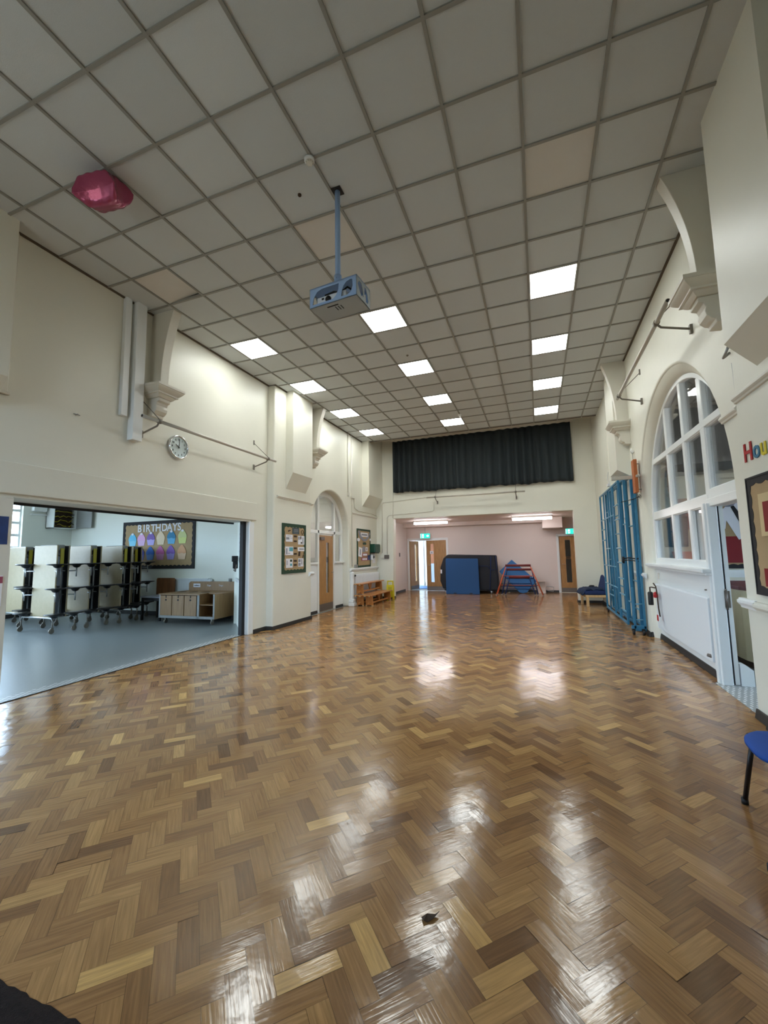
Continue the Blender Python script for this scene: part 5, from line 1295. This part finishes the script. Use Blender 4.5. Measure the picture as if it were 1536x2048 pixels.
# ------------------------------------------------------------------ dining room: folded tables
def folded_table():
    r = thing('folding_table', '', 'folding table', (0, 0, 0))
    W2, D = .36, .13
    for s in (-1, 1):
        b = MB(); b.prism([(-W2, .29), (W2, .29), (W2, 1.76), (-W2, 1.76)], 'y', s*D, s*(D-.028)); tp = b.build('table_top', 'laminate', r, world=False, bevel=.006)
        q = MB(); q.prism([(-W2+.01, .30), (W2-.01, .30), (W2-.01, 1.75), (-W2+.01, 1.75)], 'y', s*(D-.028), s*(D-.034)); q.build('underside', 'black', tp, world=False)
    b = MB()
    for s in (-1, 1):
        for x in (-.20, .20): b.tube([(x, s*(D-.055), 1.70), (x, s*(D-.06), .33)], .018, 8)
        b.tube([(-.2, s*(D-.05), 1.55), (.2, s*(D-.05), 1.55)], .014, 8); b.tube([(-.2, s*(D-.05), .9), (.2, s*(D-.05), .9)], .014, 8)
    b.build('inner_frame', 'steel', r, world=False)
    b = MB(); b.box(-.27, -.09, 1.66, .27, .09, 1.775); b.build('hinge_head', 'grey', r, world=False, bevel=.02)
    b = MB(); b.box(.28, -.02, 1.32, .30, .05, 1.70); b.build('yellow_strap', 'yellowd', r, world=False)
    b = MB()
    for y in (-.215, .215): b.tube([(-.50, y, .22), (-.46, y, .30), (.46, y, .30), (.50, y, .22)], .019, 8)
    b.tube([(-.3, -.215, .30), (-.3, .215, .30)], .018, 8); b.tube([(.3, -.215, .30), (.3, .215, .30)], .018, 8)
    b.build('base_frame', 'steel', r, world=False)
    for sx in (-1, 1):
        for sy in (-1, 1):
            q = MB(); q.tube([(sx*.49, sy*.215, .25), (sx*.49, sy*.215, .10)], .014, 8); q.box(sx*.49-.016, sy*.215-.03, .05, sx*.49+.016, sy*.215+.02, .12); q.cyl((sx*.49-.014, sy*.215-.015, .05), (sx*.49+.014, sy*.215-.015, .05), .05, seg=16); q.build('caster', 'pipedark', r, world=False)
    # stools: arms out of both sides, three levels
    for sx in (-1, 1):
        for z in (.38, .89, 1.38):
            for sy in ((-1, 1)):
                q = MB(); c = (sx*.49, sy*.19, z)
                q.lathe([(0, 0), (.17, 0), (.18, -.008), (.175, -.018), (.08, -.035), (.055, -.07), (.03, -.085), (.0, -.085)], c, 'z', 20); st = q.build('stool_seat', 'seatblack', r, world=False)
                q = MB(); q.tube([(sx*.49, sy*.19, z-.08), (sx*.49, sy*.19, z-.27 if z > .5 else z-.1)], .013, 8)
                q.tube([(sx*.49, sy*.19, z-.15), (sx*.20, sy*.07, z-.15)] if z > .5 else [(sx*.49, sy*.19, z-.09), (sx*.40, sy*.21, .31)], .012, 8); q.build('stool_arm', 'steel', st, world=False)
    return r
t0 = folded_table(); gp = 'folded mobile tables with black stools'
t0.location = (-9.65, 5.84, 0); t0['label'] = 'folded stool table, nearest of the row, whole pale top showing'; t0['group'] = gp
def tcopy(loc, rz, lab):
    r = dup(t0, loc, rz, lab, gp); return r
tcopy((-9.655, 6.53, 0), .0, 'folded stool table, second of the row, behind the nearest one')
tcopy((-9.53, 7.18, 0), .0, 'folded stool table, third of the row, left of the birthdays board')
tcopy((-9.88, 7.74, 0), .0, 'folded stool table furthest back, overlapping the birthdays board')
tcopy((-11.28, 6.18, 0), .0, 'folded stool table at the left jamb, front one')
tcopy((-11.32, 6.88, 0), .0, 'folded stool table at the left jamb, behind the front one')

# trolley cabinet
cb = thing('serving_cabinet', 'low plywood cabinet on casters with three doors and open shelves', 'cabinet', (-7.4, 7.6, 0))
T = Matrix.Translation((-8.10, 7.18, 0)) @ Matrix.Rotation(math.radians(3), 4, 'Z'); Wc, Dc = 1.50, .85
b = MB(); b.box(0, 0, .13, Wc, Dc, .17, T=T); b.box(0, .0, .17, .03, Dc, .64, T=T); b.box(Wc-.03, 0, .17, Wc, Dc, .66, T=T); b.box(1.05, .0, .17, 1.09, Dc, .64, T=T); b.box(0, Dc-.03, .17, Wc, Dc, .66, T=T)
b.build('carcass', 'ply', cb)
b = MB(); b.box(0, -.012, .13, Wc, .0, .185, T=T); b.box(0, -.012, .13, .035, 0, .64, T=T); b.box(1.045, -.012, .13, 1.10, 0, .64, T=T); b.box(Wc-.035, -.012, .13, Wc, 0, .66, T=T); b.build('edge_trim', 'grey', cb)
b = MB(); b.box(1.09, .01, .42, Wc-.03, Dc-.03, .435, T=T); b.build('shelf', 'ply', cb)
b = MB(); b.box(0, -.03, .64, 1.12, Dc, .665, T=T); b.box(1.12, .25, .64, Wc+.02, Dc, .665, T=T)
for x in (.12, .45, .79): b.cyl(T @ Vector((x+.11, .42, .665)), T @ Vector((x+.11, .42, .668)), .10, seg=24, m=1)
b.build('worktop', ['ply', 'brownp'], cb)
for k in range(3):
    x = .045+k*.335
    q = MB(); q.box(x, -.022, .19, x+.315, -.002, .625, T=T); dr = q.build('door', 'ply', cb)
    q = MB(); q.cyl(T @ Vector((x+.16, -.023, .53)), T @ Vector((x+.16, -.028, .53)), .02, seg=16); q.build('finger_hole', 'black', dr)
    q = MB(); q.box(x+.155, -.030, .575, x+.172, -.022, .63, T=T); q.build('catch', 'black', dr)
b = MB(); b.prism([(0.06, .66), (Wc, .66), (Wc, .85), (Wc-.05, .88), (.11, .88), (.06, .84)], 'y', Dc-.03, Dc, T=T); bk = b.build('splash_board', 'ply', cb)
for k, (x, tx) in enumerate(((.30, 'Cutlery'), (.66, 'Plates'), (1.0, 'Beakers'))):
    if k == 0:
        q = MB(); q.box(x-.10, Dc-.036, .745, x+.10, Dc-.031, .83, T=T); q.build('label_plate', 'paper', bk)
    text_ob('label_text', ('cutlery', 'Cups', 'Trays')[k], .055, .002, 'black' if k == 0 else 'paper', bk, T @ Vector((x, Dc-.038, .77)), (1, .05, 0), (0, 0, 1), 'CENTER')
for x in (.12, Wc-.12):
    for y in (.08, Dc-.08):
        q = MB(); p = T @ Vector((x, y, 0)); q.cyl(p+Vector((-.012, 0, .045)), p+Vector((.012, 0, .045)), .045, seg=18); q.box(p.x-.02, p.y-.025, .06, p.x+.02, p.y+.025, .13); q.build('caster', 'pipedark', cb)
r = thing('jar', 'small clear jar standing behind the cabinet splash board', 'jar', (-6.86, 8.06, .88))
b = MB(); b.lathe([(.0, .883), (.04, .883), (.04, .95), (.036, .955), (.034, .95), (.034, .89), (0, .89)], (-6.86, 8.045, 0), 'z', 18); b.build('glass', 'grey', r)
r.location = (-6.86, 8.045, .88)
# table with black legs and brown panel
r = thing('small_table', 'grey topped small table with black legs beside the folded tables', 'table', (-8.8, 7.5, 0))
b = MB(); b.box(-9.0, 7.42, .53, -8.34, 7.95, .56); b.build('table_top', 'paperg', r, bevel=.004)
for x in (-8.95, -8.39):
    for y in (7.46, 7.90): q = MB(); q.box(x-.022, y-.022, 0, x+.022, y+.022, .53); q.build('leg', 'black', r)
b = MB(); b.box(-8.93, 7.45, .46, -8.41, 7.47, .53); b.box(-8.41, 7.48, .30, -8.37, 7.88, .53); b.build('apron', 'black', r)
r = thing('wooden_panel', 'brown wooden chair back panel standing behind the small table', 'panel', (-8.95, 8.05, .5))
b = MB(); b.prism([(-9.18, .50), (-8.58, .50), (-8.58, .92), (-8.61, .96), (-9.15, .96), (-9.18, .92)], 'y', 8.03, 8.06); b.box(-9.16, 8.03, 0, -9.12, 8.06, .5); b.box(-8.67, 8.03, 0, -8.63, 8.06, .5); b.build('board', 'walnut', r)
r = thing('radiator', 'pale radiator on the dining room wall behind the cabinet', 'radiator', (-8.1, 8.15, .35))
b = MB(); b.box(-8.80, 8.12, .35, -7.62, 8.15, .93)
for k in range(24): b.box(-8.77+k*.0485, 8.115, .38, -8.75+k*.0485, 8.12, .90)
b.build('panel', 'rad', r, bevel=.004); b = MB(); b.box(-8.80, 8.10, .92, -7.60, 8.20, .945); b.box(-7.62, 8.12, .70, -7.52, 8.17, .93); b.build('top_grille', 'rad', r)

# wall cabinet with cables, high in corner
r = thing('wall_cabinet', 'open white wall cabinet full of dark and yellow cables', 'cabinet', (-12.5, 7.8, 2.33))
b = MB(); x0_, x1_, y0_, y1_, z0_, z1_ = XD, -12.42, 7.50, 8.12, 2.33, 3.1
b.box(x0_, y0_, z0_, x1_, y0_+.02, z1_); b.box(x0_, y1_-.02, z0_, x1_, y1_, z1_); b.box(x0_, y0_, z0_, x1_, y1_, z0_+.02); b.box(x0_, y0_, z1_-.02, x1_, y1_, z1_); b.box(x0_, y0_, z0_, x0_+.02, y1_, z1_); b.build('casing', 'white', r)
b = MB(); b.box(x1_-.01, y1_-.02, z0_+.02, x1_+.62, y1_+.0, z1_-.02); b.build('door', 'grey', r)
b = MB(); rnd = random.Random(5)
for k in range(16):
    z = z0_+.06+.04*k; pts = [(x1_-.12+rnd.uniform(-.05, .06), y0_+.05+(y1_-y0_-.1)*t/6, z+rnd.uniform(-.04, .04)) for t in range(7)]; b.tube(pts, .010, 6, m=k % 3)
b.box(x0_+.02, y0_+.03, z0_+.02, x1_-.20, y1_-.03, z1_-.03, m=0)
b.build('cable_bundle', ['brownp', 'yellowd', 'black'], r)
r = thing('fan_heater', 'white wall unit between dining window and open cabinet', 'wall unit', (-12.6, 7.3, 2.75))
b = MB(); b.box(XD, 7.12, 2.78, XD+.14, 7.44, 3.0); b.build('case', 'white', r, bevel=.01); b = MB(); b.box(XD, 7.10, 2.68, XD+.06, 7.5, 2.71); b.build('bracket', 'white', r)

# birthdays board
bb = board('display board titled BIRTHDAYS with paper cupcakes and black wavy border', 'y', 8.2, -1, -10.62, -8.13, 1.20, 2.43, 'borderblack', 18, 9, w_=.085, nm='display_board')
YS = 8.2-.0225
UB = lambda px: -10.62+2.49*(px-165)/(1360-165)
ZB = lambda py: 2.43-1.23*(py-195)/(1000-195)
r = thing('wall_lettering', 'white paper letters spelling BIRTHDAYS across the cupcake board', 'lettering', (-9.2, 8.2, 2.2))
xs = -10.10
sil = 1.66/9
for k, cch in enumerate('BIRTHDAYS'):
    wx_ = (0, .20, .29, .47, .62, .83, 1.01, 1.19, 1.35)[k]
    o = text_ob('letter', cch, .275, .004, 'paper', r, (xs+wx_*1.04, YS-.004, 2.165), (1, 0, 0), (0, 0, 1))
cakes = [('lighter sky blue', (335, 615, 385), (120, 196, 224), (80, 176, 216), 'sky blue'), ]
cols_ = {'a': ((96, 190, 226), (130, 205, 232), 'light blue', 'top row far left'), 'b': ((226, 170, 214), (214, 178, 216), 'pink lilac', 'top row second'), 'c': ((120, 90, 170), (176, 166, 226), 'purple and lilac', 'top row third'),
         'd': ((226, 204, 172), (222, 202, 170), 'cream', 'top row fourth'), 'e': ((24, 122, 164), (92, 170, 212), 'deep teal blue', 'top row fifth'), 'f': ((200, 206, 140), (206, 216, 130), 'lime green', 'top row right end'),
         'g': ((70, 70, 160), (96, 96, 160), 'indigo', 'bottom row second'), 'h': ((26, 98, 186), (96, 140, 200), 'royal blue', 'bottom row third'), 'i': ((192, 100, 160), (196, 140, 184), 'rose pink', 'bottom row fourth'),
         'j': ((120, 84, 168), (156, 146, 212), 'violet', 'bottom row fifth'), 'k': ((214, 160, 116), (222, 190, 158), 'peach', 'bottom row right end'), 'l': ((90, 150, 200), (120, 160, 200), 'blue', 'bottom row far left, behind the tables')}
pos = {'a': (335, 385, 615), 'b': (490, 385, 610), 'c': (652, 375, 605), 'd': (818, 370, 600), 'e': (993, 362, 592), 'f': (1172, 355, 590), 'l': (330, 640, 870), 'g': (480, 632, 862), 'h': (650, 630, 860), 'i': (818, 625, 857), 'j': (990, 617, 855), 'k': (1170, 613, 855)}
for k, (px_, ya, yb) in pos.items():
    ci, cc, nm_, wh_ = cols_[k]
    mi = mat('icing '+nm_, rgb(*ci), .7); mc = mat('case '+nm_, rgb(*cc), .7)
    r = thing('paper_cupcake', '%s paper cupcake, %s of the birthdays board' % (nm_, wh_), 'paper cupcake', (UB(px_), YS, ZB((ya+yb)/2)), 'paper cupcakes on the birthdays board')
    hh = yb-ya
    def q_(pts): return [(UB(px_+a), ZB(ya+c*hh)) for a, c in pts]
    b = MB(); b.prism(q_([(-68, .55), (68, .55), (50, 1.0), (-50, 1.0)]), 'y', YS, YS-.004); b.build('case', mc, r)
    b = MB(); b.prism(q_([(-70, .56), (-66, .38), (-42, .18), (-12, .0), (12, .0), (44, .20), (66, .40), (70, .56), (35, .60), (0, .55), (-35, .60)]), 'y', YS-.004, YS-.008); b.build('icing', mi, r)
    if k in 'bcfgae':
        b = MB(); b.prism(q_([(-14, .02), (14, .0), (22, .12), (0, .18), (-20, .13)]), 'y', YS-.008, YS-.011); b.build('topping', 'paper', r)
# things by the jamb
r = thing('wall_phone', 'black wall mounted device with hanging handset by the dining room pier', 'phone', (-6.1, 7.4, 1.35))
b = MB(); T = Matrix.Translation((-5.93, 7.16, 0)) @ Matrix.Rotation(math.radians(-48), 4, 'Z')
b.box(-.16, -.12, 1.36, .10, .0, 1.48, T=T); b.box(-.06, -.10, 1.22, .06, 0, 1.36, T=T); b.build('body', 'black', r, bevel=.006)
b = MB(); b.tube([T @ Vector(p) for p in ((-.05, -.06, 1.22), (-.10, -.07, 1.18), (.04, -.05, 1.16), (.06, -.03, 1.3))], .014, 8); b.build('handset', 'kick', r)
Tp = Matrix.Translation((-5.70, 6.955, 0)) @ Matrix.Rotation(math.radians(-46), 4, 'Z')
b = MB(); b.box(-.22, -.006, 1.50, .14, 0, 2.12, T=Tp)
for k in range(6): b.box(-.16+.02*(k % 2), -.009, 1.55+.09*k, .02+.06*(k % 3)*.5, -.006, 1.59+.09*k, m=1, T=Tp)
tag(b.build('notice', ['paper', 'paperg']), 'tall white printed notice on the pier beyond the opening', 'notice')
sheet('dark blue poster on the left jamb of the opening', 'poster', XL+.004, 1, 2.30, 2.70, 1.63, 1.92, 'blueposter', ((.2, .8, .4, .45, 'paperc'),))
sheet('white notice with pink header low on the left jamb', 'notice', XL+.004, 1, 2.30, 2.685, 1.00, 1.31, 'paper', ((0, 1, .75, .97, 'pinkposter'),), nm='notice')

# ------------------------------------------------------------------ classroom contents seen through the screen
yw = 8.6
r = board('classroom display board with paper school shirt and black wavy edge', 'y', yw, -1, 2.72, 4.2, 1.14, 2.30, 'borderblack', 12, 9, w_=.06, nm='display_board')
yc = yw-.0225
sheet('deep red panel with small emblem on the classroom display board', 'poster', yc, -1, 2.80, 4.1, 1.22, 1.66, 'darkred', ((.36, .42, .72, .82, 'paper'),), axis='y')
cl = thing('paper_shirt', 'white paper school shirt with black tie on classroom display', 'paper shirt', (3.2, yc, 1.9))
b = MB(); T = Matrix.Translation((3.16, yc, 1.94)) @ Matrix.Rotation(math.radians(-24), 4, 'Y')
b.prism([(-.16, -.30), (.20, -.30), (.19, .08), (.30, -.02), (.38, .08), (.22, .24), (.08, .27), (-.06, .27), (-.20, .22), (-.36, .02), (-.24, -.06), (-.16, .06)], 'y', 0, -.006, T=T); b.build('shirt', 'paper', cl)
b = MB(); b.prism([(.0, .24), (.05, .24), (.075, -.12), (.025, -.20), (-.02, -.12)], 'y', -.006, -.010, T=T); b.build('tie', 'black', cl)
b = MB(); b.prism([(.02+.11*math.cos(k*PI/8), .33+.09*math.sin(k*PI/8)) for k in range(16)], 'y', -.006, -.012, T=T); b.build('paper_head', 'paperg', cl)
sheet('brick red paper panel on the classroom wall', 'poster', yw, -1, 2.22, 2.68, 1.80, 2.34, 'brick', axis='y')
sheet('tan paper backing below the brick red panel', 'poster', yw, -1, 2.20, 2.68, 1.36, 1.80, 'tan', axis='y')
r = thing('tray_unit', 'tan unit with orange and blue plastic trays on the classroom far wall', 'storage unit', (2.35, 8.4, 0))
b = MB(); b.box(2.10, 8.2, 0, 2.70, 8.5, 1.12); b.build('unit', 'tan', r)
b = MB(); b.prism([(2.14, 1.42), (2.58, 1.42), (2.54, 1.26), (2.18, 1.26)], 'y', 8.22, 8.48); b.build('red_tray', 'orange', r, bevel=.005)
b = MB(); b.box(2.24, 8.2, 1.12, 2.62, 8.46, 1.24); b.build('blue_tray', 'blueposter', r, bevel=.005)
r = thing('curved_desk', 'cream curved reception desk with dark cherry top inside the classroom', 'desk', (2.8, 6.9, 0))
def quarter(r0, zz0, zz1, mm, nm_):
    pts = [(3.2, 5.95), (2.95, 5.98)]+[(2.95-.62*math.sin(k*PI/20), 6.60-.62*math.cos(k*PI/20)) for k in range(1, 10)]+[(2.33, 6.7), (2.40, 7.6), (3.4, 7.6)]
    cx, cy_ = 2.9, 6.9
    pts = [(cx+(x-cx)*r0, cy_+(y-cy_)*r0) for x, y in pts]
    b = MB(); b.prism(pts, 'z', zz0, zz1); b.build(nm_, mm, r)
quarter(1.0, .08, .94, 'creamdesk', 'front'); quarter(1.04, .94, .985, 'desktop', 'top'); quarter(.96, 0, .08, 'brownp', 'plinth')
# hanging dark jackets seen through the left panes
lumpT = Matrix.Translation((2.14, 8.50, 1.85))
b = MB()
for k in range(3): b.prism([(2.06+.10*k, 1.5), (2.18+.10*k, 1.5), (2.20+.10*k, 2.0), (2.14+.1*k, 2.12), (2.08+.10*k, 2.0)], 'y', 8.46-.03*k, 8.56-.03*k)
o = b.build('hanging_jackets', 'black', bevel=.02, seg=2); tag(o, 'dark jackets hanging on the classroom wall behind the window panes', 'jackets')
r = thing('ceiling_light', 'added batten light that lights the classroom behind the window', 'ceiling light', (3.5, 7.2, 2.98))  # batten added to keep the classroom lit, no such lamp known there
b = MB(); b.box(3.0, 6.3, 4.22, 4.2, 6.5, 4.3); b.build('housing', 'white', r); b = MB(); b.box(3.02, 6.32, 4.18, 4.18, 6.48, 4.22); b.build('diffuser', 'tube', r)
r.location = (3.5, 6.4, 4.3)
for ch_ in r.children: ch_.data.transform(Matrix.Translation((0, .8, -1.32)))

# ------------------------------------------------------------------ lighting
wd = bpy.data.worlds.new('sky'); S.world = wd; wd.use_nodes = True
bg = wd.node_tree.nodes['Background']; wn = wd.node_tree
wtc = wn.nodes.new('ShaderNodeTexCoord'); wsp = wn.nodes.new('ShaderNodeSeparateXYZ'); wrp = wn.nodes.new('ShaderNodeValToRGB')
wn.links.new(wtc.outputs['Generated'], wsp.inputs['Vector']); wn.links.new(wsp.outputs['Z'], wrp.inputs['Fac']); wn.links.new(wrp.outputs['Color'], bg.inputs['Color'])
wrp.color_ramp.elements[0].position = 0.0; wrp.color_ramp.elements[0].color = (0.10, 0.10, 0.09, 1)
wrp.color_ramp.elements[1].position = 0.06; wrp.color_ramp.elements[1].color = (0.54, 0.75, 1.0, 1)
bg.inputs['Strength'].default_value = 21.0
def portal(loc, rot, sx, sy):
    l = bpy.data.lights.new('window_portal', 'AREA'); l.shape = 'RECTANGLE'; l.size = sx; l.size_y = sy; l.cycles.is_portal = True
    o = bpy.data.objects.new('window_portal', l); C.objects.link(o); o.location = loc; o.rotation_euler = rot
for (u0, u1, z0, z1) in wh: portal(((u0+u1)/2, YB-.35, (z0+z1)/2), (PI/2, 0, 0), u1-u0, z1-z0)
for (u0, u1, z0, z1) in dh2: portal(((u0+u1)/2, .35, (z0+z1)/2), (PI/2, 0, 0), u1-u0, z1-z0)
for (u0, u1, z0, z1) in dh: portal((XD-.3, (u0+u1)/2, (z0+z1)/2), (PI/2, 0, -PI/2), u1-u0, z1-z0)

# ------------------------------------------------------------------ camera
cam = bpy.data.cameras.new('camera'); co = bpy.data.objects.new('camera', cam); C.objects.link(co); S.camera = co
cam.sensor_fit = 'HORIZONTAL'; cam.sensor_width = 36; cam.lens = 831.35/1536*36; cam.clip_start = .05; cam.clip_end = 100
Yw, Pt, Rl = .353908, .101418, -.0172351
fwd = Vector((-math.sin(Yw)*math.cos(Pt), math.cos(Yw)*math.cos(Pt), math.sin(Pt))); rt = Vector((math.cos(Yw), math.sin(Yw), 0)); up = rt.cross(fwd)
r2 = rt*math.cos(Rl)+up*math.sin(Rl); u2 = -rt*math.sin(Rl)+up*math.cos(Rl)
co.matrix_world = Matrix(((r2[0], u2[0], -fwd[0], 0), (r2[1], u2[1], -fwd[1], 0), (r2[2], u2[2], -fwd[2], 1.46), (0, 0, 0, 1)))
S.view_settings.view_transform = 'Standard'; S.view_settings.look = 'None'; S.view_settings.exposure = 0.30; S.view_settings.gamma = 1.0; S.view_settings.use_curve_mapping = False
